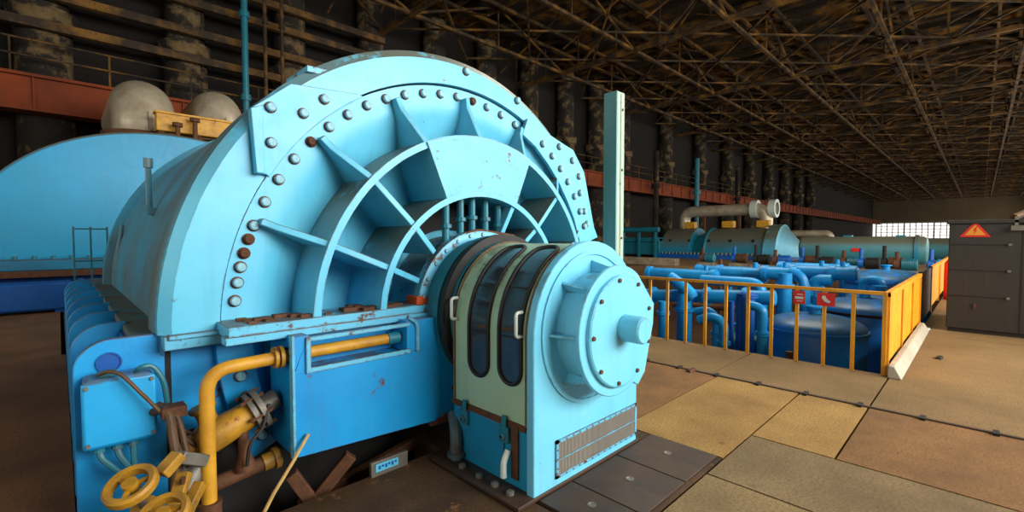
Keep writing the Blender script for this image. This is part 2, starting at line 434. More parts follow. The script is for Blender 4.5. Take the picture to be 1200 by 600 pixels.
# rings
b = M(); b.lathe([(3.46,1.375),(2.95,1.375),(2.95,1.425),(3.44,1.425)], (CX,0,CZ), AX, 96, PI, 2*PI, ref=rf, close=True); b.build('ring_rib', LB, gen)
b = M(); b.lathe([(3.47,.925),(2.93,.925),(2.93,.972),(3.47,.972)], (CX,0,CZ), AX, 72, PI, 2*PI, ref=rf, close=True); b.build('ring_rib', LB, gen)
b = M(); b.lathe([(3.44,.66),(3.44,.92)], (CX,0,CZ), AX, 30, math.radians(-122), math.radians(-48), ref=rf); b.build('void_shade_sheet', DARK, gen)  # dark sheet painted as the shade inside the open ring
# radial ribs
for a in (157.5,135,112.5,90,67.5,45,22.5):
    inn = .95 if 80 < a < 120 else .66
    prof = [(inn,3.48),(inn,2.99),(.95,2.945),(1.40,2.965),(1.70,3.14),(1.79,3.15),(1.79,3.23),(1.6,3.28),(1.28,3.44)]
    d = V((math.cos(math.radians(a)),0,math.sin(math.radians(a)))); wv = V((-d.z,0,d.x))
    b = M(); b.prism(prof, V((CX,0,CZ))-wv*.022, d, (0,1,0), wv*.044)
    b.build('radial_rib', LB, gen, bevel=.005)
# top cover plate between the rings
b = M(); b.lathe([(2.935,.93),(2.935,1.42),(2.96,1.42),(2.96,.93)], (CX,0,CZ), AX, 30, math.radians(-113.5), math.radians(-66.5), ref=rf, close=True)
b.build('cover_plate', LBR, gen)
# gussets
P = [(.85,2.39),(.875,2.0),(.94,2.0)]+[pol(a,1.87) for a in (149,145,141,137,133,129,125,121)]+[(1.55,2.63),(1.10,2.60)]
b = M(); b.prism(P, (0,3.155,0), (1,0,0), (0,0,1), (0,.03,0)); b.prism([(.85,2.39),(.875,2.0),(.92,2.0),(.92,2.42)], (0,3.12,0), (1,0,0), (0,0,1), (0,.035,0))
b.build('gusset_plate', LB, gen, bevel=.004)
P = [pol(67,1.72),pol(60,1.72),pol(52,1.70),pol(44,1.69),pol(36,1.68),pol(28,1.68),pol(17,1.68),pol(17,2.02),(4.42,1.72),(4.22,2.34),(4.02,2.56),(3.86,2.60),pol(60,1.93),pol(67,1.9)]
b = M(); b.prism(P, (0,3.14,0), (1,0,0), (0,0,1), (0,.04,0)); b.build('gusset_plate', LB, gen, bevel=.004)
# bolts
bolt_me = None
def bolt(x, z, y, s=1.0):
    global bolt_me
    if bolt_me is None:
        q = M(); q.lathe([(0,0),(0,.038),(-.005,.038),(-.007,.028)], (0,0,0), (0,1,0), 14, m=0)
        q.lathe([(-.006,.029),(-.024,.029),(-.032,.023),(-.034,0)], (0,0,0), (0,1,0), 14, m=1)
        o = q.build('bolt', [RUST, BOLTP], gen, base=(0,0,0)); bolt_me = o.data
        o.location = V((x,y,z))-V(gen.location); o.scale = (s,s,s)
        return o
    o = bpy.data.objects.new('bolt', bolt_me); C.objects.link(o); o.parent = gen
    o.location = V((x,y,z))-V(gen.location); o.scale = (s,s,s); return o
for a in [173.9,170.3,167.2,164.4,161.5,158.6,153.3,147.8,142.2,136.8,131.2,125.6,120,114.4,108.7,103.1,97.6,92,86.5,81,75.2,69]:
    x, z = pol(a, 1.805); o = bolt(x, z, 3.226)
    if a in (164.4, 161.5, 136.8, 86.5):
        o.material_slots[1].link = 'OBJECT'; o.material_slots[1].material = RUST; o['label'] = 'rusted brown bolt'
for a in (58,52.3,46.6,41,35,29,23.3): x, z = pol(a, 1.805); bolt(x, z, 3.138)
for (x, z) in [(3.78,2.56),(4.0,2.44),(4.12,2.28),(4.14,2.1),(4.22,1.9),(4.27,1.76)]: bolt(x, z, 3.138)
for (x, z) in [(.97,2.42),(1.31,2.54),(.97,2.20),(1.17,2.42)]: bolt(x, z, 3.152, .95)
bolt(2.57, 3.05, 3.188); bolt(3.2, 2.93, 3.188)
# split-line ledge with dust and rust
b = M(); b.box(.66,2.925,1.03,2.02,3.22,1.10); b.box(.64,2.905,1.0,2.05,3.0,1.045)
b.build('split_flange', LBR, gen, bevel=.004)
b = M(); b.box(3.1,2.95,1.03,4.45,3.22,1.10); b.build('split_flange', LBR, gen, bevel=.004)
b = M()
for k in range(26):
    x = .72+random.random()*1.2; y = 2.965+random.random()*.2; s = .012+random.random()*.018
    b.box(x-s*1.6,y-s,1.10,x+s*1.6,y+s,1.104+s*.6)
b.build('rust_scale', RUST, gen)['kind'] = 'stuff'
# hub collar
b = M(); b.lathe([(3.46,.60),(3.05,.60),(3.05,.645),(2.97,.645),(2.96,.62),(2.96,.575)], (CX,0,CZ), AX, 64, ref=rf); b.build('hub_flange', LBR, gen)
for k in range(15):
    a = 180-k*180/14; x, z = pol(a, .61)
    o = bolt(x, z, 2.962, .45)
b = M(); b.lathe([(2.98,.575),(2.84,.565),(2.84,.60),(2.78,.60),(2.78,.55),(2.66,.545)], (CX,0,CZ), AX, 64, ref=rf); b.build('bearing_collar', TEAL, gen)
b = M(); b.lathe([(2.74,.548),(2.74,.61),(2.69,.61),(2.69,.548)], (CX,0,CZ), AX, 64, ref=rf); b.build('seal_ring', RUB, gen)
for a in (118,104,93,80,66):
    x, z = pol(a, .66); x2, z2 = pol(a, .91)
    b = M(); b.cyl((x,3.06,z-.03),(x,3.06,z+.27),.03,seg=10); b.cyl((x,3.06,z+.08),(x,3.06,z+.11),.048,seg=10); b.build('oil_pipe', TEAL, gen)
b = M(); b.tube(fillet([(2.1,3.02,1.42),(2.3,2.98,1.6),(2.5,2.98,1.67),(2.95,2.98,1.62)],.08), .014, 8); b.build('small_pipe', RUST, gen)
b = M(); b.box(1.90,2.95,1.03,2.0,3.1,1.16); b.build('bracket', mat('rust_orange_primer',(206,84,30),.7,rust=.3,bump=.2), gen, bevel=.004)
# lower half: shield continuation, frame panel, top rails
b = M(); b.lathe([(3.3,1.90),(3.23,1.90),(3.23,1.70),(3.3,1.62),(3.4,1.3)], (CX,0,CZ), AX, 24, PI-.45, PI, ref=rf); b.build('lower_shield', BL, gen)
BRUST = 1
for (a) in (189,193.6,198,202.5): x, z = pol(a, 1.795); bolt(x, z, 3.226)
b = M(); b.box(.44,3.30,.45,4.7,3.36,1.0); b.build('frame_panel', BL, gen)
b = M(); b.box(.40,3.16,.97,.80,3.40,1.05); b.box(.42,3.14,1.03,.72,3.35,1.055); b.build('frame_rail', LBR, gen, bevel=.004)
b = M(); b.box(.415,3.28,-.6,.445,3.34,.97); b.build('corner_strip', DARK, gen)
# side sole plate with dust
b = M(); b.box(.28,3.36,.98,.62,8.6,1.04); DUSTY = mat('dusty_flange', (96,84,62), .8, rust=.3, var=.6, vcol=(60,110,120), vscale=3, bump=.3)
b.build('sole_flange', DUSTY, gen, bevel=.005)
b = M(); b.box(4.4,3.36,.98,4.8,8.6,1.04); b.build('sole_flange', DUSTY, gen, bevel=.005)
b = M(); b.box(.26,3.36,-.6,.40,8.6,1.0); b.box(4.6,3.36,-.6,4.75,8.6,1.0); b.box(.26,8.5,-.6,4.75,8.6,1.0); b.build('side_wall', BLD, gen)
# foot front plate and fins
def fin(y, th, w1, top, rad):
    P = [(.03,-.6)]
    for k in range(9):
        a = PI-k/8*PI/2; P.append((.03+rad+rad*math.cos(a), top-rad+rad*math.sin(a)))
    P += [(w1,top),(w1,-.6)]
    q = M(); q.prism(P, (0,y,0), (1,0,0), (0,0,1), (0,th,0)); return q
q = fin(3.28,.05,.42,1.055,.16); q.build('foot_plate', BL, gen, bevel=.006)
for k in range(1, 9): fin(3.28+k*.62,.05,.30,1.055,.16).build('stiffener_fin', BL, gen, bevel=.005)
b = M(); b.lathe([(0,0),(0,.055),(-.012,.055),(-.012,.047),(-.004,.045),(-.004,0)], (.175,3.279,.93), (0,1,0), 24); b.build('lifting_hole_plug', BLD, gen)
# cover box in front with slot
b = M()
b.hexa([(.96,2.8,.30),(2.45,2.8,.22),(2.45,3.22,.22),(.96,3.22,.30),(.96,2.8,.80),(2.45,2.8,.80),(2.45,3.22,.80),(.96,3.22,.80)])
b.box(.96,2.8,.80,1.05,2.855,1.02); b.box(.96,2.945,.80,1.05,3.22,1.02); b.box(.96,2.85,.80,1.05,2.95,.85); b.box(.96,2.85,.94,1.05,2.95,1.02); b.box(1.72,2.8,.80,2.45,3.22,1.02); b.box(1.05,3.0,.80,1.72,3.22,1.02)
bx = b.build('cover_box', BL, gen, bevel=.003)
b = M(); b.box(1.03,2.785,.795,1.74,2.80,.825); b.box(1.03,2.785,.985,1.74,2.81,1.01); b.box(1.028,2.782,.805,1.055,2.80,.995); b.tube(fillet([(1.72,2.79,1.05),(1.80,2.79,1.0),(1.80,2.79,.80)],.06),.014,8)
b.build('slot_frame', LBR, bx)
b = M(); b.box(.948,2.79,.29,.965,2.84,1.03); b.build('edge_strip', LBR, bx, bevel=.003)
b = M()
for k in range(7):
    b.box(1.9+k*.06,2.78,.225-.003*k,1.955+k*.06,2.81,.245+.018*(k % 3))
b.build('rusted_edge', RUST, bx)
b = M(); b.cyl((2.12,2.802,.46),(2.12,2.79,.46),.02,seg=12); b.build('plug', RUST, bx)
# side vent pipe on the casing
b = M(); b.tube(fillet([(.62,5,1.80),(.56,5,1.86),(.56,5,2.26)],.03),.022,8); b.cyl((.56,5,2.2),(.56,5,2.28),.034,seg=10); b.box(.54,4.93,1.80,.72,5.07,1.86); b.build('vent_pipe', CAS, gen)
b = M(); b.tube([(.46,6.9,1.25),(.52,6.9,1.75)],.02,8); b.build('drain_pipe', CAS, gen)
b = M(); b.box(1.22,3.2,2.72,1.36,3.6,2.76); b.build('lifting_pad', LBR, gen)

# ------------------------------------------------------------------ exciter housing
exc = thing('exciter_housing', 'boxy exciter housing with arched green side, dark windows and round blue end cover', 'machine housing', (2.59,2.3,0))
EXC, EZ, ER = 2.59, .99, .585
def arch(x0, x1, zb, r, cx=EXC, cz=EZ, n=24, z_side=None):
    P = [(x0,zb)]
    for k in range(n+1):
        a = PI-k*PI/n; P.append((cx+r*math.cos(a), cz+r*math.sin(a)))
    P.append((x1,zb)); return P
b = M(); b.prism(arch(2.0,3.18,.0,.59), (0,1.85,0), (1,0,0), (0,0,1), (0,.06,0)); b.build('end_plate', EXB, exc, bevel=.008)
b = M(); b.prism(arch(2.02,3.16,.43,.57), (0,1.91,0), (1,0,0), (0,0,1), (0,.75,0)); hood = b.build('hood', GRN, exc, bevel=.006)
RTRIM = mat('rusty_trim', (110,96,72), .7, rust=.35, var=.4, vscale=9, bump=.2)
b = M()
for y in (1.925,2.645):
    P = [(2.018,y,.44)]+[(EXC+.574*math.cos(PI-k*PI/24),y,EZ+.574*math.sin(PI-k*PI/24)) for k in range(25)]+[(3.162,y,.44)]
    b.tube(P, .012, 6); b.build('edge_trim', RTRIM, hood); b = M()
b = M(); b.box(2.01,1.93,.40,3.17,2.67,.44); b.build('rusty_sill', RUST, hood)
b = M(); b.box(2.02,1.91,.0,3.16,2.66,.42); b.build('lower_panel', mat('panel_blue_paint', (20,140,176), .42, edge=0.6, rust=.2, var=.3, vcol=(10,100,140), bump=.08, streak=.2), exc, bevel=.006)
b = M(); b.box(2.005,1.99,.08,2.02,2.05,.42); b.build('rusty_strip', RUST, exc)
b = M(); b.box(2.004,2.12,.10,2.022,2.50,.40); dr = b.build('access_door', mat('door_blue_paint', (14,132,170), .42, edge=0.7, rust=.16, var=.3, vcol=(6,96,140), bump=.08, streak=.2), exc, bevel=.004)
for y in (2.10,2.50):
    q = M(); q.box(1.98,y-.04,.30,2.005,y+.04,.40); q.lathe([(0,.022),(-.02,.022),(-.02,.012),(0,.012)], (1.98,y,.34), (1,0,0), 14); q.box(1.985,y-.018,.38,2.0,y+.018,.47)
    lt = q.build('latch', TEAL, exc, bevel=.003)
    q = M(); q.lathe([(-.004,.013),(-.012,.010),(-.012,0)], (1.98,y,.34), (1,0,0), 12); q.build('keyhole', DARK, lt)
b = M(); b.tube(fillet([(1.99,2.06,.26),(1.95,2.06,.20),(1.95,2.06,.10)],.04), .02, 10); b.build('white_hook', WHITE, exc)
# windows following the arch
def surf(s, off):   # s measured upward from z=.60
    if s < EZ-.60: return (EXC-.57-off, .60+s)
    a = PI-(s-(EZ-.60))/.57
    return (EXC+(.57+off)*math.cos(a), EZ+(.57+off)*math.sin(a))
def window(yc, hw, s0, s1):
    fr = M(); out = []
    for k in range(13): a = PI+k*PI/12; out.append((s0+hw+hw*math.sin(a)*1, yc-hw*math.cos(a)*1))
    ns = 26
    for k in range(1, ns): out.append((s0+hw+(s1-s0-2*hw)*k/ns, out[12][1]))
    for k in range(13): a = k*PI/12; out.append((s1-hw+hw*math.sin(a), (yc+hw*math.cos(a)) if out[12][1] > yc else (yc-hw*math.cos(a))))
    y_last = out[-1][1]
    for k in range(1, ns): out.append((s1-hw-(s1-s0-2*hw)*k/ns, y_last))
    pts = []
    for (s, y) in out:
        x, z = surf(s, .006); pts.append((x,y,z))
    fr.tube(pts, .014, 8, closed=True)
    wf = fr.build('window_frame', RUB, exc)
    g = M(); vs = []; nn = 50
    for k in range(nn+1):
        s = s0+(s1-s0)*k/nn
        d = 0
        if s < s0+hw: d = s0+hw-s
        elif s > s1-hw: d = s-(s1-hw)
        h = math.sqrt(max(hw*hw-d*d, 1e-6)); x, z = surf(s, .003)
        vs += [(x,yc-h,z),(x,yc+h,z)]
    g.add(vs, [(2*k,2*k+1,2*k+3,2*k+2) for k in range(nn)]); g.build('window_glass', GLASS, wf)
    for s in (s0+.30, s0+.62):
        x, z = surf(s, .004); bz = M(); bz.box(x-.004,yc-hw+.02,z-.006,x+.006,yc+hw-.02,z+.006); bz.build('glazing_seam', RUB, wf)
window(2.07,.10,.075,1.12)
window(2.375,.10,.065,1.12)
for (y, z) in ((2.61,1.10),(1.965,1.07)):
    q = M(); q.tube(fillet([(2.02,y,z-.075),(1.965,y,z-.075),(1.965,y,z+.075),(2.02,y,z+.075)],.025), .011, 8); q.build('grab_handle', WHITE, exc)
# front grooves, drum, flange and cover
b = M(); b.lathe([(1.848,.515),(1.838,.515),(1.838,.49),(1.848,.485)], (2.58,0,1.0), AX, 64, ref=rf); b.build('face_ring', EXB, exc)
b = M(); b.lathe([(1.85,.37),(1.66,.37)], (2.58,0,1.0), AX, 64, ref=rf)
for a in (180,135,228,90):
    d = V((math.cos(math.radians(a)),0,math.sin(math.radians(a)))); wv = V((-d.z,0,d.x))
    b.prism([(.36,1.85),(.36,1.665),(.40,1.665),(.45,1.85)], V((2.58,0,1.0))-wv*.008, d, (0,1,0), wv*.016)
b.build('drum', EXB, exc)
P = [(2.58+.425*math.cos(math.radians(a)), 1.0+.425*math.sin(math.radians(a))) for a in range(56,302,6)]
P += [(2.83,.585),(2.92,.66),(3.03,.99),(3.04,1.13)]
b = M(); b.prism(P, (0,1.635,0), (1,0,0), (0,0,1), (0,.028,0)); b.build('drum_flange', EXB, exc, bevel=.006)
b = M(); b.lathe([(1.64,.365),(1.612,.365),(1.604,.355),(1.604,0)], (2.59,0,1.0), AX, 64, ref=rf); cv = b.build('end_cover', EXB, exc)
for k in range(9):
    a = 20+k*40; x = 2.59+.335*math.cos(math.radians(a)); z = 1.0+.335*math.sin(math.radians(a))
    q = M(); q.lathe([(1.606,.014),(1.592,.014),(1.590,0)], (x,0,z), AX, 8, ref=rf); q.build('bolt', RUST, cv)
b = M(); b.lathe([(1.61,.088),(1.47,.088),(1.458,.078),(1.458,0)], (2.60,0,1.02), AX, 32, ref=rf); b.build('shaft_cap', EXB, cv)
# vent grille
b = M(); b.box(2.20,1.838,.075,3.165,1.852,.095); b.box(2.20,1.838,.30,3.165,1.852,.32); b.box(2.20,1.838,.075,2.225,1.852,.32); b.box(3.14,1.838,.075,3.165,1.852,.32); b.box(2.2,1.836,.19,3.165,1.85,.198)
gr = b.build('vent_grille', LBR, exc)
b = M(); b.box(2.21,1.844,.08,3.16,1.8495,.315); b.build('grille_backing', DARK, gr)
b = M()
for k in range(78): b.box(2.226+k*.0118,1.8405,.09,2.2325+k*.0118,1.8465,.305)
b.build('grille_bars', GRIL, gr, smooth=0)
b = M()
for k in range(14):
    for z in (.085,.311): b.lathe([(1.838,.006),(1.833,.005),(1.833,0)], (2.23+k*.071,0,z), AX, 6, ref=rf)
for z in (.14,.2,.26): b.lathe([(1.838,.006),(1.833,.005),(1.833,0)], (2.212,0,z), AX, 6, ref=rf)
b.build('screws', STEEL, gr)
# base plate
b = M(); b.box(1.86,1.84,0.005,3.2,2.72,.03)
bp = b.build('base_plate', PLATE, exc, bevel=.004)
for k, y in enumerate((1.98,2.12,2.27,2.45)):
    q = M(); q.lathe([(.03,.026),(.05,.026),(.055,.018),(.055,0)], (1.93,y,0), (0,0,1), 10); q.build('anchor_bolt', STEEL, bp)
# back pipe cluster at the base
b = M(); b.tube(fillet([(1.98,2.58,.03),(1.98,2.58,.22),(2.05,2.70,.30)],.08),.045,10); b.cyl((1.98,2.58,.05),(1.98,2.58,.08),.065,seg=12)
b.build('drain_stub', mat('grey_blue_pipe', (84,104,104), .5, rust=.3, var=.4, bump=.2), exc)

# steel floor cover plates in front of the exciter
for (x0,x1,lab) in [(2.03,2.345,'dark steel floor plate left in front of the exciter grille'),(2.355,2.865,'dark steel floor plate in the middle below the exciter grille'),(2.875,3.385,'dark steel floor plate with a lifting hole by the right corner of the exciter')]:
    t = thing('floor_plate', lab, 'floor plate', ((x0+x1)/2,1.57,0), 'plates in front of the exciter')
    b = M(); b.box(x0,1.31,.001,x1,1.83,.014); b.build('sheet', PLATE, t, bevel=.003)
    b = M(); b.lathe([(.0142,.028),(.018,.028),(.018,.018),(.015,.016),(.015,0)], ((x0+x1)/2+.03,1.58,0), (0,0,1), 16); b.build('lifting_eye', STEEL, t)

# ------------------------------------------------------------------ yellow pipes, valve and cables at lower left
t = thing('yellow_pipe', 'bent yellow pipe rising from the trench into the slot of the blue cover box', 'pipe', (.545,2.9,0))
b = M(); b.tube(fillet([(.545,2.9,.02),(.545,2.9,.885),(1.0,2.9,.895),(1.70,2.9,.895)],.13,10), .037, 16); b.build('pipe', YEL, t)
b = M(); b.lathe([(0,.03),(0,.062),(.018,.062),(.018,.04),(.03,.04),(.03,.066),(.05,.066),(.05,.03)], (.88,2.9,.895), (1,0,0), 20); b.build('flange', YELD, t)
b = M(); b.cyl((.545,2.9,.16),(.545,2.9,.0),.058,seg=16); b.lathe([(.0,.03),(.0,.06),(.02,.06),(.02,.03)], (.545,2.9,.15), (0,0,1), 16); b.build('socket', RUST, t)
b = M(); b.cyl((1.62,2.9,.895),(1.71,2.9,.895),.045,seg=14); b.build('end_coupling', TEAL, t)
t = thing('pipe_valve', 'dirty yellow slanted valve body with a grey flange behind the upright yellow pipe', 'valve', (.78,3.1,.3))
b = M(); b.tube([(0.44,3.04,.40),(0.52,3.04,.44),(0.58,3.04,.47),(0.72,3.04,.52),(0.79,3.04,.55)], [.06,.075,.095,.085,.08], 16); b.build('body', YELD, t)
d = V((.27,0,.11)).normalized()
b = M(); b.lathe([(0,.07),(0,.12),(.025,.12),(.025,.10),(.04,.10),(.04,.125),(.07,.125),(.07,.06),(.16,.06),(.16,.0)], (0.79,3.04,.55), d, 20); b.build('flange', STEEL, t)
for k in range(6):
    a = k*PI/3; e1 = V((0,1,0)); e2 = d.cross(e1)
    c = V((0.79,3.04,.55))+(e1*math.cos(a)+e2*math.sin(a))*.11
    q = M(); q.cyl(c-d*.03, c+d*.10, .012, seg=6); q.build('stud', RUST, t)
b = M(); b.lathe([(0,.05),(.12,.05),(.14,.07),(.16,.07),(.16,0)], (.60,3.05,.5), V((-.3,.1,.9)), 14); b.build('bonnet', YELD, t)
b = M(); b.lathe([(0,.03),(-.14,.035),(-.2,.06),(-.22,.06),(-.22,0)], (.74,3.0,.47), V((0,.1,1)), 14); b.build('drain_plug', RUST, t)
b = M(); b.tube(spline([(.86,2.93,.62),(.82,2.91,.50),(.75,2.9,.42),(.73,2.9,.30)]), .01, 6); b.build('tubing', RUB, t)
t = thing('drain_pipe', 'brown pipe with a yellow end lying low behind the upright yellow pipe', 'pipe', (.8,3.0,.2))
b = M(); b.cyl((.45,3.0,.19),(.86,3.0,.245),.042,seg=14); b.build('pipe', RUST, t)
b = M(); b.cyl((.84,3.0,.243),(.94,3.0,.257),.05,seg=14); b.lathe([(0,.02),(0,.065),(.03,.065),(.03,.02)], (.9,3.0,.251), (.41,0,.055), 14); b.build('union', YELD, t)
# handwheels
def handwheel(name, o, ax, R, lab):
    t = thing(name, lab, 'valve', tuple(V(o)-V((0,0,.15))), 'valves with yellow handwheels')
    ax = V(ax).normalized(); ref = V((1,0,0)); e1 = (ref-ax*ref.dot(ax)).normalized(); e2 = ax.cross(e1); o = V(o)
    b = M(); b.lathe([(-.02,R*.70),(-.026,R*.9),(-.015,R),(.015,R),(.026,R*.9),(.02,R*.70)], o, ax, 40, close=True); b.build('wheel_rim', YELD, t)
    b = M()
    for k in range(3): b.bar(o, o+(e1*math.cos(k*2*PI/3)+e2*math.sin(k*2*PI/3))*R, R*.18, R*.12, up=ax)
    b.lathe([(-.02,.0),(-.02,R*.3),(.025,R*.3),(.025,0)], o, ax, 14); b.build('spokes', YELD, t)
    b = M(); b.cyl(o, o-ax*.16, .018, seg=10); b.build('stem', STEEL, t)
    b = M(); b.lathe([(-.16,0),(-.16,.055),(-.20,.055),(-.20,.04),(-.33,.05),(-.33,.07),(-.36,.07),(-.36,0)], o, ax, 16); b.build('bonnet', YELD, t)
    return t
handwheel('wheel_valve', (.205,2.70,.465), (-.28,-.34,.80), .105, 'upper of the two yellow handwheels below the blue junction box')
handwheel('wheel_valve', (.30,2.53,.36), (-.28,-.34,.80), .105, 'lower of the two yellow handwheels below the blue junction box')
t = thing('pipe_bracket', 'dirty yellow slotted bracket right of the handwheels', 'bracket', (.34,2.75,.25))
b = M(); b.bar((.34,2.66,.24),(.42,2.78,.42),.06,.05); b.bar((.36,2.62,.22),(.48,2.74,.36),.05,.05); b.bar((.32,2.74,.46),(.40,2.78,.52),.07,.05); b.build('arm', YELD, t, bevel=.006)
b = M(); b.bar((.40,2.8,.50),(.52,2.86,.42),.06,.06); b.build('clamp', STEEL, t, bevel=.006)
b = M()
for k in range(3): b.cyl((.30+k*.05,2.63+k*.04,.30+k*.05),(.30+k*.05,2.62+k*.04,.33+k*.05),.013,seg=6)
b.build('bolts', RUST, t)
t = thing('brown_hoses', 'brown flexible hoses hanging in a bundle left of the yellow upright pipe', 'hose', (.42,2.95,.2))
b = M(); b.tube(spline([(.33,3.12,.66),(.385,3.0,.68),(.40,2.95,.56),(.405,2.9,.40),(.38,2.86,.22),(.35,2.85,.1)]), .022, 10); b.build('hose', HOSE, t)
b = M(); b.tube(spline([(.36,3.1,.70),(.42,3.0,.66),(.45,2.95,.50),(.46,2.93,.36),(.45,2.92,.14)]), .016, 8); b.build('hose', HOSE, t)
b = M(); b.tube(spline([(.42,3.1,.62),(.46,3.0,.52),(.53,2.98,.44),(.6,3.0,.42)]), .012, 8); b.build('hose', HOSE, t)
b = M(); b.box(.36,2.98,.64,.47,3.08,.70); b.build('clamp_block', RUST, t, bevel=.006)
b = M(); b.cyl((.44,2.92,.26),(.50,2.95,.36),.06,seg=12); b.build('coupling', STEEL, t)
t = thing('armoured_cable', 'rusty armoured cable drooping from the top of the blue junction box', 'cable', (.17,3.1,.9))
b = M(); b.tube(spline([(.125,3.12,.905),(.16,3.07,.925),(.21,3.05,.90),(.28,3.03,.80),(.36,3.01,.68),(.43,3.0,.58),(.50,3.02,.52)]), .010, 8); b.build('cable', HOSE, t)
t = thing('blue_conduit', 'short blue conduit bending over the right corner of the junction box', 'cable', (.3,3.1,.9))
b = M(); b.tube(spline([(.27,3.16,.87),(.29,3.1,.915),(.34,3.1,.91),(.385,3.1,.82),(.40,3.1,.70)]), .014, 8); b.build('conduit', TEAL, t)
t = thing('junction_box', 'rounded blue metal junction box mounted on the front foot plate', 'electrical box', (.2,3.2,.5))
b = M(); b.box(.065,3.10,.525,.345,3.27,.885); b.build('body', BL, t, bevel=.02)
b = M(); b.box(.055,3.095,.535,.355,3.125,.875); b.build('lid', mat('box_lid_blue', (24,164,226), .4, edge=0.5, rust=.15, var=.2, dust=.4, bump=.06, streak=.1), t, bevel=.014)
for (x, z) in ((.075,.56),(.335,.56),(.075,.85),(.335,.85)):
    q = M(); q.cyl((x,3.097,z),(x,3.085,z),.01,seg=8); q.build('screw', STEEL, t)
for k, (x, x2, z2) in enumerate(((.12,.21,.36),(.19,.245,.37),(.255,.255,.38))):
    q = M(); q.tube(fillet([(x,3.16,.53),(x,3.15,.47),(x2,3.1,z2)],.03), .015, 8); q.cyl((x,3.16,.53),(x,3.157,.495),.024,seg=10); q.build('conduit', TEAL, t)
b = M(); b.box(.12,3.13,.885,.20,3.2,.91); b.build('gland', TEAL, t, bevel=.005)
# loose stick
o = M().cyl((.80,2.74,.0),(1.03,2.71,.44),.011,.009,8)
o = M(); o.tube([(.735,2.76,.005),(.82,2.74,.17),(.92,2.735,.31),(1.03,2.775,.435)],[.011,.011,.010,.009],8)
tag(o.build('wooden_stick', PINK, base=(.735,2.76,0)), 'pale thin wooden stick leaning on the lower corner of the blue cover box', 'stick')
# trench beams
for (a, c, lab) in [((1.0,3.05,-.28),(1.35,2.9,.16),'brown slanted steel strut under the left of the cover box'),((1.1,3.15,-.2),(2.1,3.12,.0),'brown level steel beam in the trench below the cover box'),((1.2,2.95,-.25),(1.0,3.0,.12),'short brown steel strut crossing in the trench')]:
    q = M(); q.bar(a, c, .06, .08); tag(q.build('trench_beam', RUST, bevel=.008, base=a), lab, 'beam', 'beams in the trench')
t = thing('name_plate', 'small grey bracket with a pale blue plate at the trench edge', 'plate', (1.6,2.78,0))
b = M(); b.box(1.44,2.80,-.02,1.72,2.83,.10); b.build('bracket', STEEL, t, bevel=.004)
b = M(); b.box(1.47,2.794,.03,1.64,2.80,.085); pl = b.build('plate', LB, t)
b = M()
for k in range(6): b.box(1.49+k*.024,2.792,.045+.01*(k % 2),1.505+k*.024,2.794,.07)
b.build('worn_marks', BLD, pl)

# ------------------------------------------------------------------ upright post
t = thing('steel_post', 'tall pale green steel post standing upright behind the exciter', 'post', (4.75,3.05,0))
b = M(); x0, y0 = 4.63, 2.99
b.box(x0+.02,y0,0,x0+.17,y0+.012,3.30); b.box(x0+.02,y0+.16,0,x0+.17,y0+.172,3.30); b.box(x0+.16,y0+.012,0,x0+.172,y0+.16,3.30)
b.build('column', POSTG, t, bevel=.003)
b = M(); b.box(x0,y0,0,x0+.02,y0+.172,3.30); b.build('shaded_web', mat('post_shaded_side', (92,150,150), .5, rust=.15, var=.25, vcol=(70,126,130), bump=.08, streak=.3), t)  # side turned from the light; its shade is put into this teal colour
b = M(); b.box(x0+.085,y0-.006,0,x0+.10,y0,3.28); b.build('seam_strip', mat('post_strip', (150,160,140), .6, rust=.25, bump=.1), t)
b = M(); b.box(x0-.08,y0-.08,0,x0+.29,y0+.29,.025); b.build('foot_plate', PLATE, t)
b = M()
for z in (.9,1.6,2.4,3.1): b.cyl((x0+.12,y0,z),(x0+.12,y0-.012,z),.014,seg=8)
b.build('studs', RUST, t)
t = thing('valve_cap', 'small light blue capped fitting on the right end of the generator flange', 'fitting', (4.5,3.05,1.1))
b = M(); b.cyl((4.42,3.05,1.10),(4.42,3.05,1.40),.05,seg=14); b.build('body', LB, t)
b = M(); b.lathe([(0,.07),(.05,.07),(.08,.03),(.08,0)], (4.42,3.05,1.40), (0,0,1), 12); b.build('cap', LBR, t)

# ------------------------------------------------------------------ turbine behind on the left
lp = thing('turbine_casing', 'large rounded bright blue turbine casing behind the generator on the left', 'turbine', (2.4,18,0))
b = M(); P = []
for k in range(49):
    a = PI-k*PI/48; P.append((2.2+3.75*math.copysign(abs(math.cos(a))**.95, math.cos(a)), 1.05+3.28*math.sin(a)**.9))
b.prism(P, (0,15,0), (1,0,0), (0,0,1), (0,6,0)); b.build('casing', LPB, lp, bevel=.06)
b = M(); b.box(-2.2,14.6,.88,6.8,21.2,1.12); b.build('split_flange', mat('flange_blue', (24,130,170), .5, rust=.25, var=.4, dust=.6, bump=.1), lp, bevel=.02)
b = M(); b.box(-2.2,14.5,.74,6.8,14.65,.88); b.build('rusty_strip', RUST, lp)
b = M(); b.box(-1.9,15,0,6.5,21,.88); b.build('lower_casing', BLD, lp)
for k in range(14):
    q = M(); x = -1.9+k*.3; q.lathe([(1.12,.045),(1.2,.045),(1.2,0)], (x,14.8,0), (0,0,1), 8); q.build('flange_bolt', TEAL, lp)
t = thing('oil_trough', 'deep blue trough standing on the floor under the turbine flange', 'trough', (-1,14.1,0))
b = M(); b.box(-2.6,13.9,.06,.18,14.4,.66); b.build('tank', BLD, t, bevel=.05)
b = M(); b.box(-2.5,13.95,0,-2.3,14.35,.06); b.box(-.1,13.95,0,.1,14.35,.06); b.build('feet', BLD, t)
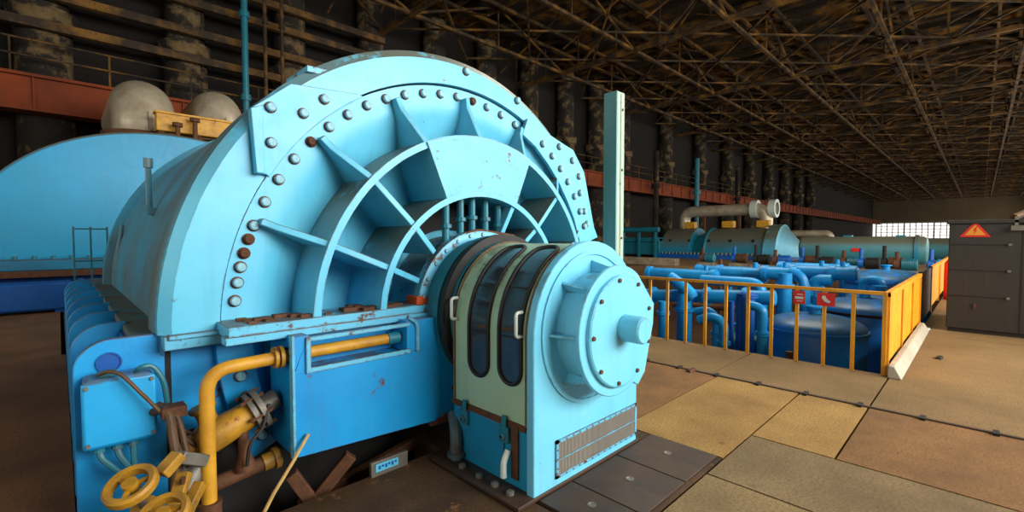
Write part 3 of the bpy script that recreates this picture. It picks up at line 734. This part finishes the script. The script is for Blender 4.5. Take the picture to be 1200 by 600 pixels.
b = M(); b.tube(fillet([(.16,14.1,.3),(.32,14.1,.3),(.32,14.1,.7)],.06),.05,8); b.build('pipe', BLD, t)
t = thing('small_handrail', 'thin dark handrail frame at the left rear of the generator', 'railing', (.4,11,0))
for x in (.18,.40,.62):
    b = M(); b.cyl((x,11,0),(x,11,1.8),.014,seg=6); b.build('post', TEAL, t)
for z in (1.2,1.76):
    b = M(); b.cyl((.18,11,z),(.62,11,z),.012,seg=6); b.build('rail', TEAL, t)
# crossover pipes
for (x, lab, r, zt) in [(1.86,'left of the two silver crossover pipe elbows on top of the blue turbine',.74,6.25),(3.75,'right of the two silver crossover pipe elbows, partly behind the generator',.66,6.35)]:
    t = thing('crossover_pipe', lab, 'pipe', (x,17,4.2), 'silver crossover pipes')
    b = M(); pts = [(x,17,4.34),(x,17,4.6)]
    zc = zt-r
    for k in range(9):
        a = k*PI/2/8; pts.append((x, 17+.75*(1-math.cos(a)), zc-.75+.75*math.sin(a)))
    pts += [(x,19,zc),(x,21,zc)]
    b.tube(pts, [r*1.12,r]+[r]*11, 28); b.build('pipe', SILV, t)
    b = M(); b.lathe([(0,r*1.1),(0,r*1.32),(.2,r*1.32),(.2,r*1.05)], (x,17,4.34), (0,0,1), 28); b.build('flange', RUST, t)
    b = M(); b.bar((x,17-r*1.005,4.6),(x,17-r*1.005,zc-.4),.05,.015,up=(1,0,0)); b.build('seam', STEEL, t)
t = thing('lifting_beam', 'yellow box beam lying across the top of the blue turbine', 'beam', (2.8,15.6,4.4))
b = M(); b.box(1.93,15.45,4.48,4.0,15.75,4.98); b.build('beam', YEL, t, bevel=.02)
b = M(); b.box(1.9,15.4,4.94,4.05,15.8,5.0); b.build('top_flange', YEL, t, bevel=.01)
for x in (2.05,2.9,3.7):
    q = M(); q.cyl((x,15.6,4.33),(x,15.6,4.5),.09,seg=8); q.build('support', RUST, t)
for i, (x, y, z, h) in enumerate([(2.75,14.46,4.28,.55),(2.35,14.42,4.28,.35)]):
    q = M(); q.cyl((x,y+.75,z),(x,y+.75,z+h),.06,seg=10); q.lathe([(h-.05,.06),(h-.05,.12),(h+.05,.12),(h+.05,0)], (x,y+.75,z), (0,0,1), 10)
    tag(q.build('pipe_stub', RUST, base=(x,y+.75,z)), ['rusty capped pipe stub in front of the yellow beam','lower rusty pipe stub left of the capped stub'][i], 'pipe', 'rusty stubs on the turbine')

# ------------------------------------------------------------------ pit railing
XR, YR, HR = 6.82, .76, .965
t = thing('pit_railing', 'yellow tube railing along the near edge of the pit', 'railing', (XR,2.5,0))
post_me = None
for k in range(11):
    y = YR+.298*k
    if post_me is None:
        b = M(); b.box(XR-.014,y-.02,0,XR+.014,y+.02,HR); o = b.build('post', YELF, t); post_me = o
    else:
        o = post_me.copy(); C.objects.link(o); o.location = (0,.298*k,0)
b = M(); b.box(XR-.02,YR-.02,HR-.03,XR+.02,YR+5.2,HR+.012); b.build('top_rail', YELF, t, bevel=.004)
t = thing('panel_fence', 'yellow ribbed sheet fence along the right edge of the pit', 'fence', (8.8,.72,0))
pb = None
b = M()
xs = 6.84
n = 66
poly = []
for k in range(n+1):
    x = 6.86+k*(10.82-6.86)/n; poly.append((x, .735+(.012 if k % 2 else -.006)))
poly += [(p[0], p[1]+.006) for p in reversed(poly)]
b = M(); b.prism(poly, (0,0,.13), (1,0,0), (0,1,0), (0,0,.80)); b.build('sheet', YELF, t, smooth=0)
for x in (6.86,8.18,9.5,10.82):
    q = M(); q.box(x-.02,.715,0,x+.02,.765,HR); q.build('post', YELF, t)
b = M(); b.box(6.84,.71,HR-.05,10.84,.77,HR+.012); b.build('top_rail', YELF, t, bevel=.004)
b = M(); b.hexa([(6.72,.58,0),(10.6,.58,0),(10.6,.71,0),(6.72,.71,0),(6.72,.65,.14),(10.6,.65,.14),(10.6,.71,.14),(6.72,.71,.14)])
tag(b.build('concrete_kerb', mat('pale_kerb_concrete', (190,180,158), .85, rust=.1, var=.4, bump=.3), base=(6.72,.6,0), bevel=.01), 'pale concrete kerb at the foot of the yellow sheet fence', 'kerb')
t = thing('panel_fence', 'farther yellow sheet fence beyond the gap beside the dark kiosk', 'fence', (16,.72,0))
b = M(); b.box(13.4,.73,.1,22,.75,.95); b.build('sheet', YELF, t)
b = M(); b.box(13.4,.71,.93,22,.77,.98); b.build('top_rail', YELF, t)
for x in (13.4,16,19,22):
    q = M(); q.box(x-.02,.715,0,x+.02,.765,.97); q.build('post', YELF, t)
t = thing('gate_panel', 'black sheet panel closing the gap between the two yellow fences', 'panel', (12,.74,0))
b = M(); b.box(11.0,.73,.06,13.3,.76,.97); b.build('sheet', CAB, t)
for x in (10.95,13.3):
    b = M(); b.box(x-.02,.72,0,x+.03,.77,1.0); b.build('post', DARK, t)
o = M(); o.hexa([(11.4,.45,.35),(11.55,.45,.35),(11.55,.55,.35),(11.4,.55,.35),(11.4,.45,1.3),(11.55,.45,1.3),(11.55,.55,1.3),(11.4,.55,1.3)])
t = thing('fire_extinguisher', 'red extinguisher cylinder standing beside the dark kiosk', 'fire extinguisher', (16.5,.5,0))
b = M(); b.lathe([(0,.0),(0,.16),(.95,.16),(1.08,.07),(1.16,.06),(1.16,0)], (16.5,.5,0), (0,0,1), 16); b.build('cylinder', RED, t)
b = M(); b.bar((16.4,.5,1.2),(16.65,.5,1.22),.05); b.cyl((16.5,.5,1.15),(16.5,.5,1.24),.04,seg=8); b.build('valve', DARK, t)
# signs hung on the railing
def sign(y, z, w, h, lab, kind):
    t = thing('red_sign', lab, 'sign', (XR-.03,y,z), 'red signs on the railing')
    b = M(); b.box(XR-.026,y-w/2,z-h/2,XR-.021,y+w/2,z+h/2); b.build('board', RED, t)
    q = M(); x = XR-.029
    if kind == 'phone':
        q.prism([(.02,-.05),(.045,-.045),(.05,-.025),(.03,-.02),(.0,.01),(-.005,.035),(-.03,.04),(-.045,.02),(-.04,.0),(-.015,-.035)], (x,y,z+.01), (0,-1,0), (0,0,1), (.003,0,0))
        q.build('phone_symbol', WHITE, t)
    else:
        q.box(x,y-w*.36,z-.018,x+.003,y+w*.36,z+.012); q.box(x,y-w*.3,z+.035,x+.003,y+w*.2,z+.045); q.box(x,y-w*.3,z-.05,x+.003,y+w*.25,z-.04); q.build('lettering', WHITE, t)
sign(1.625,.835,.13,.165,'narrow red sign with white lines hung on the yellow railing','txt')
sign(1.335,.835,.19,.165,'red sign with a white telephone symbol hung on the yellow railing','phone')
# track / rail strip along the floor and a couple of loose bits
t = thing('floor_rail', 'dark rusty steel rail set in the floor seam across the hall', 'rail', (5.43,0,0))
b = M(); b.box(5.40,-4,-.05,5.43,6,.012); b.box(5.44,-4,-.05,5.455,6,.006); b.build('rail', PLATE, t)
for k in range(9):
    b = M(); b.box(5.36,-.6+k*.45,0,5.47,-.56+k*.45,.02); b.build('clip', DARK, t)
for (x, y, a, lab) in [(5.38,2.4,.2,'small rusty scrap of metal on the floor rail near the exciter'),(8.3,.35,.5,'small dark scrap lying by the pale kerb'),(10.75,.62,.3,'white crumpled rag at the far end of the kerb')]:
    q = M(); q.hexa([(x-.09,y-.03,0),(x+.08,y-.05,0),(x+.1,y+.03,0),(x-.07,y+.05,0),(x-.06,y-.02,.03),(x+.05,y-.03,.04),(x+.06,y+.02,.03),(x-.05,y+.03,.02)])
    tag(q.build('floor_scrap', [RUST,DARK,WHITE][[5.38,8.3,10.75].index(x)], base=(x,y,0), bevel=.01), lab, 'debris')

# ------------------------------------------------------------------ dark kiosk
kd = V((0,-1,0)); kn = V((1,0,0))
ko = V((10.92,.39,0))
t = thing('control_kiosk', 'tall dark grey sheet metal kiosk with a warning triangle at the right', 'kiosk', tuple(ko))
def kb(q, s0, s1, d0, d1, z0, z1, m=0):
    p = []
    for z in (z0, z1):
        for (s, d) in ((s0,d0),(s1,d0),(s1,d1),(s0,d1)): p.append(ko+kd*s+kn*d+V((0,0,z)))
    q.hexa(p, m); return q
b = M(); kb(b,0,3.2,0,2.2,.06,1.84); b.build('body', CAB, t, bevel=.01)
b = M(); kb(b,-.03,3.23,-.03,2.25,1.84,1.90); b.build('roof', CAB, t, bevel=.008)
b = M(); kb(b,.02,3.18,.02,2.18,0,.06); b.build('plinth', DARK, t)
for z in (.62,1.06,1.49):
    q = M(); kb(q,.02,.72,-.008,.0,z-.008,z+.008); rr = q.build('rib_seam', DARK, t)
    q = M(); kb(q,.70,.74,-.03,.0,z-.015,z+.02); q.build('hinge', STEEL, rr)
b = M(); kb(b,.85,.865,-.006,0,.08,1.84); b.build('door_gap', DARK, t)
b = M(); kb(b,.33,.36,-.03,0,.42,.50); b.build('door_handle', RUST, t)
b = M(); kb(b,.72,.92,-.06,.06,1.72,1.80); kb(b,.76,.80,-.03,.06,1.80,1.95); kb(b,.86,.90,-.03,.06,1.80,1.95); b.build('roof_latch', STEEL, t)
b = M(); b.prism([(.13,1.62),(.50,1.62),(.315,1.88)], ko-kn*.006, kd, (0,0,1), kn*.006); tri = b.build('warning_triangle', RED, t)
b = M(); b.prism([(.19,1.65),(.44,1.65),(.315,1.825)], ko-kn*.009, kd, (0,0,1), kn*.003); b.build('triangle_field', SIGNY, tri)
b = M(); b.prism([(.33,1.79),(.29,1.725),(.315,1.725),(.30,1.665),(.345,1.74),(.32,1.74),(.35,1.79)], ko-kn*.012, kd, (0,0,1), kn*.003); b.build('lightning_bolt', RED, tri)
b = M(); b.tube(spline([(12.2,-.4,1.97),(12.6,-.6,2.1),(13.3,-.9,2.4),(14.5,-1.3,3.1)]),.06,8)
tag(b.build('cable_duct', TRUS, base=(12.2,-.4,1.9)), 'olive pipe sloping up from the roof of the dark kiosk', 'pipe')

# ------------------------------------------------------------------ tanks and pipes in the pit
def tank(x, y, r, zt, lab, band=False, m=TANKB):
    t = thing('pressure_tank', lab, 'tank', (x,y,-3), 'blue domed tanks in the pit')
    b = M(); dome = r*.30; zs = zt-dome
    b.lathe([(-2.9,0),(-2.9,r*.8),(-2.8,r),(zs,r)]+[(zs+dome*math.sin(k*PI/2/10), r*math.cos(k*PI/2/10)) for k in range(1,11)], (x,y,0), (0,0,1), 48); b.build('shell', m, t)
    b = M(); zz = zs-.02
    b.lathe([(zz-.05,r),(zz-.05,r+.03),(zz,r+.03),(zz,r)], (x,y,0), (0,0,1), 48); b.build('rim_band', DARK if band else m, t)
    b = M(); b.cyl((x,y,zt-.03),(x,y,zt+.1),.09,seg=14); b.lathe([(0,.09),(0,.14),(.03,.14),(.03,0)], (x,y,zt+.1), (0,0,1), 14); b.build('nozzle', PIPEB, t)
    for k in range(3):
        a = k*2*PI/3+.4; q = M(); q.box(x+.8*r*math.cos(a)-.06,y+.8*r*math.sin(a)-.06,-3,x+.8*r*math.cos(a)+.06,y+.8*r*math.sin(a)+.06,-2.8); q.build('leg', m, t)
tank(9.5,2.03,.76,.27,'large domed blue tank right behind the railing in the pit')
tank(11.6,1.62,.78,.40,'domed blue tank with a dark rim band beside the yellow sheet fence',True)
tank(13.6,1.62,.72,.36,'third domed blue tank behind the banded one')
tank(17,1.9,1.0,.70,'farthest domed blue tank at the end of the pit')
tank(8.35,4.85,.62,-.45,'low teal tank behind the left end of the railing',m=TEAL)
tank(9.7,3.35,.5,-.25,'low teal tank left of the large blue tank',m=TEAL)
def pipe(pts, r, lab, rad=.2, m=PIPEB, fl=(), caps=True):
    base = tuple(V(pts[0]))
    t = thing('process_pipe', lab, 'pipe', base, 'blue pipes in the pit')
    b = M(); b.tube(fillet(pts, rad), r, 16); b.build('pipe', m, t)
    for (i, f) in fl:
        a = V(pts[i]); c = V(pts[i+1]); d = (c-a).normalized(); o = a+(c-a)*f
        q = M(); q.lathe([(-.03,r*.9),(-.03,r*1.4),(0,r*1.4),(.004,r*1.2),(.008,r*1.4),(.04,r*1.4),(.04,r*.9)], o, d, 16); q.build('flange', m, t)
pipe([(9.5,4.41,-3),(9.5,4.41,.42)], .155, 'thick upright pipe left behind the railing', fl=[(0,.9)])
pipe([(9.62,7.5,.30),(9.62,4.95,.30),(9.62,4.41,.36),(9.62,2.7,.47)], .14, 'long level header pipe running behind the railing', fl=[(0,.9),(2,.25),(2,.7)])
pipe([(9.5,4.75,.75),(9.5,4.41,.55),(9.5,4.2,.32)], .13, 'slanted branch pipe over the thick upright pipe', .15)
pipe([(9.2,4.74,-3),(9.2,4.74,.25)], .10, 'upright pipe at the left edge of the railing', fl=[(0,.92)])
pipe([(8.8,2.92,-3),(8.8,2.92,.62)], .125, 'dark upright pipe in the middle of the railing', m=BLD, fl=[(0,.985)])
pipe([(8.95,3.1,-3),(8.95,3.1,.55)], .06, 'thin upright pipe beside the dark upright', m=BLD)
pipe([(9.1,3.3,-3),(9.1,3.3,.4)], .05, 'thin upright pipe left of the dark upright', m=BLD)
pipe([(8.6,3.7,.05),(8.6,3.45,.16),(8.6,3.24,.06),(8.6,3.24,-3)], .085, 'goose neck pipe left behind the railing', .15, fl=[(2,.12)])
pipe([(8.9,3.9,.16),(8.9,3.65,.22),(8.9,3.5,.10),(8.9,3.5,-3)], .07, 'smaller goose neck pipe behind the larger one', .15, fl=[(2,.1)])
pipe([(8.6,2.85,.42),(8.6,2.72,.42),(8.6,2.60,.36),(8.6,2.60,-3)], .08, 'goose neck pipe right of the dark upright', .15, fl=[(2,.12)])
pipe([(11,2.9,-3),(11,2.9,.85)], .13, 'upright pipe left above the large tank', fl=[(0,.93)])
pipe([(10.8,3.3,-3),(10.8,3.3,.62),(10.8,4.6,.62)], .12, 'upright pipe bending left behind the header pipe', .25, fl=[(0,.9)])
pipe([(11.5,2.95,.88),(11.5,2.72,.78),(11.5,2.64,.5),(11.5,2.64,-3)], .10, 'elbow pipe dropping behind the large tank', .2, fl=[(2,.1)])
pipe([(11.8,2.75,-3),(11.8,2.75,.55)], .14, 'upright pipe behind the large blue tank', fl=[(0,.95)])
pipe([(12.2,2.62,-3),(12.2,2.62,.66),(12.2,2.3,.66)], .13, 'short elbow pipe above the banded tank', .2, fl=[(0,.9)])
pipe([(13.95,1.98,.24),(13.95,1.98,.60),(13.95,1.64,.60),(13.95,1.64,.28)], .10, 'inverted U pipe above the tanks near the fence', .16)
pipe([(12.85,2.95,-3),(12.85,2.95,.40),(12.85,2.6,.40),(12.85,2.6,-3)], .12, 'second inverted U pipe left of the first', .16)
def exch(x, y0, y1, z, r, lab):
    t = thing('heat_exchanger', lab, 'heat exchanger', (x,(y0+y1)/2,z-r), 'level blue cylinders over the pit')
    b = M(); b.cyl((x,y0,z),(x,y1,z),r,seg=24); b.build('shell', PIPEB, t)
    for y in (y0,y1):
        q = M(); q.lathe([(-.06,r),(-.06,r*1.18),(.06,r*1.18),(.06,r)], (x,y,z), (0,1,0), 24); q.lathe([(-.1,0),(-.1,r*.9),(.1,r*.9),(.1,0)], (x,y,z), (0,1,0), 24); q.build('end_flange', PIPEB, t)
    q = M(); q.cyl((x,y0+.2,z),(x,y0+.2,z+r*1.7),r*.3,seg=10); q.cyl((x,(y0+y1)/2,z),(x,(y0+y1)/2,z-3.2),r*.45,seg=10); q.build('nozzle', PIPEB, t)
exch(12,4.8,6.6,.60,.17,'leftmost level blue cylinder above the pit pipes')
exch(12.9,3.9,5.0,.66,.18,'second level blue cylinder from the left above the pit pipes')
exch(12.5,3.1,3.75,.74,.16,'third level blue cylinder from the left above the pit pipes')
exch(13.2,2.5,3.3,.76,.17,'fourth level blue cylinder above the large tank')
exch(12.63,1.98,2.36,.80,.16,'short fifth level blue cylinder above the banded tank')
exch(15,4.5,6.5,.55,.16,'level blue cylinder far back above the pit pipes')
exch(15.5,2.6,4.2,.70,.18,'level blue cylinder far back above the large tank')
for (pts, r, lab) in [([(8,3.3,-.33),(8,2.03,-.33),(8,2.03,-.15)],.05,'rusty brown pipe low in front of the large tank'),([(10.6,5.2,.0),(10.6,3.6,.05)],.07,'rusty level pipe under the header pipe'),([(13.9,3.4,-3),(13.9,3.4,.9)],.05,'rusty thin upright behind the level cylinders')]:
    pipe(pts, r, lab, .08, m=RUST)
pipe([(14.5,5.6,-3),(14.5,5.6,.95)], .05, 'rusty thin upright behind the left cylinders', m=RUST)
# pumps and valves standing on the far side of the pit
k = 0
sd = random.Random(5)
pump_spots = [(27,11.2),(27.5,9.6),(27,8.3),(26.5,7.2),(27.4,6.2),(26.3,5.3),(27.2,4.4),(26.4,3.6),(27.6,2.9),(26.2,2.3),(26.4,1.2)]
names = ['first','second','third','fourth','fifth','sixth','seventh','eighth','ninth','tenth','eleventh']
for i, (x, y) in enumerate(pump_spots):
    t = thing('pump_motor', names[i]+' small motor pump from the left on the far edge of the pit', 'pump', (x,y,0), 'pumps across the pit')
    m1 = [TEAL,RUST,DARK,BLD,RUST,DARK,TEAL,DARK,RUST,TEAL,PIPEB][i]
    b = M(); b.box(x-.3,y-.45,0,x+.3,y+.45,.18); b.build('base', CONC, t)
    b = M(); b.cyl((x,y-.42,.45),(x,y+.1,.45),.24,seg=16)
    for q in range(6): b.lathe([(-.02,.24),(-.02,.27),(.02,.27),(.02,.24)], (x,y-.38+q*.08,.45), (0,1,0), 16)
    b.box(x-.1,y-.4,.18,x+.1,y+.1,.3); b.build('motor', m1, t)
    b = M(); b.lathe([(.12,.1),(.16,.22),(.36,.22),(.4,.1)], (x,y,.45), (0,1,0), 16); b.cyl((x,y+.26,.5),(x,y+.26,1.0+.12*(i % 3)),.08,seg=10); b.build('pump_head', [RUST,BLD,DARK][i % 3], t)

# ------------------------------------------------------------------ far machines
ft = thing('far_turbine', 'distant blue turbine with barrel casings under the silver overhead pipe', 'turbine', (38,16,0))
X = 38
b = M(); b.lathe([(10.9,2.1),(15.2,2.1)], (X,0,.25), AX, 40, PI, 2*PI, ref=rf); b.build('barrel_casing', FARB, ft)
b = M(); b.lathe([(16.4,1.3),(16.4,2.15),(18.8,2.15),(18.8,1.0)], (X,0,.25), AX, 40, PI, 2*PI, ref=rf); b.build('barrel_casing', FARB, ft)
b = M(); b.lathe([(15.0,1.0),(15.0,2.0),(15.2,2.2),(15.5,2.0),(16.4,1.5)], (X,0,.25), AX, 40, PI, 2*PI, ref=rf); b.build('dark_coupling', TEAL, ft)
b = M(); b.lathe([(9.0,.3),(9.3,1.3),(10.0,2.1),(10.1,2.35),(10.9,2.35),(11.0,2.1)], (X,0,.25), AX, 40, PI, 2*PI, ref=rf); b.build('end_bell', LB, ft)
b = M(); b.box(X-2.3,18.8,.2,X+2.3,22.2,1.6); b.box(X-2.5,18.8,1.3,X+2.5,22.2,1.65); b.build('lower_box', TEAL, ft, bevel=.04)
b = M(); b.box(X-2.6,9.4,.0,X+2.6,19,.32); b.build('sole_flange', BLD, ft)
b = M()
for q in range(30): b.lathe([(.32,.08),(.48,.08),(.48,0)], (X-2.3,9.8+q*.3,0), (0,0,1), 6)
b.build('flange_bolts', STEEL, ft)
for i, y in enumerate((11.55,14.1,17.2)):
    q = M(); q.box(X-.3,y-.45,2.41,X+.3,y+.45,2.95); tag(q.build('yellow_box', YEL, base=(X,y,2.3), bevel=.05), ['right','middle','left'][i]+' yellow box on top of the distant turbine', 'box', 'yellow boxes on the distant turbine')
for q in range(5):
    y = 11.7+q*1.6; c = M(); c.lathe([(0,0),(0,.12),(-.1,.12),(-.1,0)], (X-1.75,y,1.35), (.8,0,-.6), 8); c.build('instrument', DARK, ft)
t = thing('overhead_pipe', 'distant silver insulated pipe arching over the blue turbine', 'pipe', (40,15,2))
b = M(); b.tube(fillet([(41.4,19.3,0),(41.4,19.3,4.0),(41.4,12.4,4.0),(41.4,12.4,0)],.9,8), .5, 20); b.build('pipe', SILV, t)
b = M(); b.lathe([(0,.5),(0,.75),(.5,.75),(.5,.5)], (41.4,13.0,4.0), (0,1,0), 20); b.build('collar', WHITE, t)
b = M(); b.lathe([(0,.5),(0,.75),(.5,.75),(.5,.5)], (41.4,11.6,4.0), (0,1,0), 20); b.build('collar', WHITE, t)
b = M()
for y in (14.5,17.5): b.box(41.3,y-.1,0,41.5,y+.1,3.5)
b.build('support', RUST, t)
t = thing('horizontal_vessel', 'long level blue vessel at the far right behind the pit', 'vessel', (32,4.7,0))
b = M(); b.lathe([(1.9,0),(1.9,.5),(1.95,.66),(2.1,.74),(7.5,.74),(7.6,.66),(7.6,0)], (32,0,.95), AX, 32, ref=rf); b.build('shell', TEAL if 0 else VESB, t)
b = M(); b.lathe([(2.25,.74),(2.25,.82),(2.4,.82),(2.4,.74)], (32,0,.95), AX, 32, ref=rf); b.build('end_ring', FARB, t)
for y in (2.8,4.7,6.7):
    q = M(); q.box(31.5,y-.12,0,32.5,y+.12,.55); q.build('saddle', BLD, t)
b = M(); b.box(31.22,4.6,.85,31.28,5.0,1.05); b.build('red_plate', RED, t)
for y in (3.0,5.3):
    q = M(); q.box(31.8,y-.2,1.66,32.2,y+.2,1.76); q.build('manhole', TEAL, t)
t = thing('horizontal_vessel', 'short blue vessel end seen between the long vessel and the dark kiosk', 'vessel', (40,2,0))
b = M(); b.lathe([(.5,0),(.5,.6),(.6,.75),(3.2,.75),(3.2,0)], (42,0,.85), AX, 24, ref=rf); b.build('shell', VESB, t)
b = M(); b.box(41.6,.8,0,42.4,1.1,.3); b.box(41.6,2.5,0,42.4,2.8,.3); b.build('saddle', BLD, t)
t = thing('far_pipe', 'thin silver pipe above the long level blue vessel', 'pipe', (48,9,0))
b = M(); b.tube(fillet([(48,15,2.0),(48,9.2,2.0),(48,9.2,.4)],.5), .3, 14); b.build('pipe', SILV, t)
b = M(); b.box(47.9,12,0,48.1,12.2,1.75); b.build('support', RUST, t)
b = M(); b.box(25.05,12.2,0,25.6,16,.42)
tag(b.build('concrete_beam', CONC, base=(25.3,14,0), bevel=.03), 'low concrete beam on the far edge of the pit below the distant turbine', 'beam')
t = thing('header_pipe', 'long teal pipe running above the lower box of the distant turbine', 'pipe', (36,20,2.4))
b = M(); b.cyl((35.2,18.6,2.3),(35.2,22.2,2.3),.22,seg=12); b.build('pipe', TEAL, t)
b = M()
for y in (18.9,20.4,21.9): b.box(35.1,y-.08,0,35.3,y+.08,2.1)
b.build('support', TEAL, t)

# ------------------------------------------------------------------ light: daylight through the window bands, added fill panels
def area(name, loc, rot, sx, sy, power, col):
    l = bpy.data.lights.new(name, 'AREA'); l.shape = 'RECTANGLE'; l.size = sx; l.size_y = sy; l.energy = power; l.color = col
    o = bpy.data.objects.new(name, l); C.objects.link(o); o.location = loc; o.rotation_euler = rot; return o
area('daylight_right', (10,-10.2,6), (PI/2,0,-.05), 16, 6, 5500, (1,.97,.93))
area('daylight_right_far', (60,-10.2,5.5), (PI/2,0,0), 80, 7, 9500, (1,.95,.86))
area('daylight_rear', (-12.2,4,5.6), (PI/2,0,-PI/2), 24, 6.8, 1300, (1,.95,.86))
area('far_wall_fill', (150,-10.1,5.5), (PI/2,0,0), 70, 7, 6000, (1,.95,.86))  # extra panel added to brighten the far end wall
area('pit_fill', (15,5,12.4), (0,0,0), 9, 9, 1500, (1,.93,.8))  # added unseen fill panel to brighten the pit, no fixture behind it
wd = bpy.data.worlds.new('world'); bpy.context.scene.world = wd; wd.use_nodes = True
wd.node_tree.nodes['Background'].inputs[0].default_value = (1,.9,.75,1); wd.node_tree.nodes['Background'].inputs[1].default_value = .02
sc = bpy.context.scene
sc.view_settings.view_transform = 'Standard'; sc.view_settings.look = 'None'; sc.view_settings.gamma = 1; sc.view_settings.exposure = 0
sc.view_settings.use_curve_mapping = False
sc.cycles.use_denoising = True
sc.cycles.max_bounces = 6; sc.cycles.diffuse_bounces = 4; sc.cycles.glossy_bounces = 3
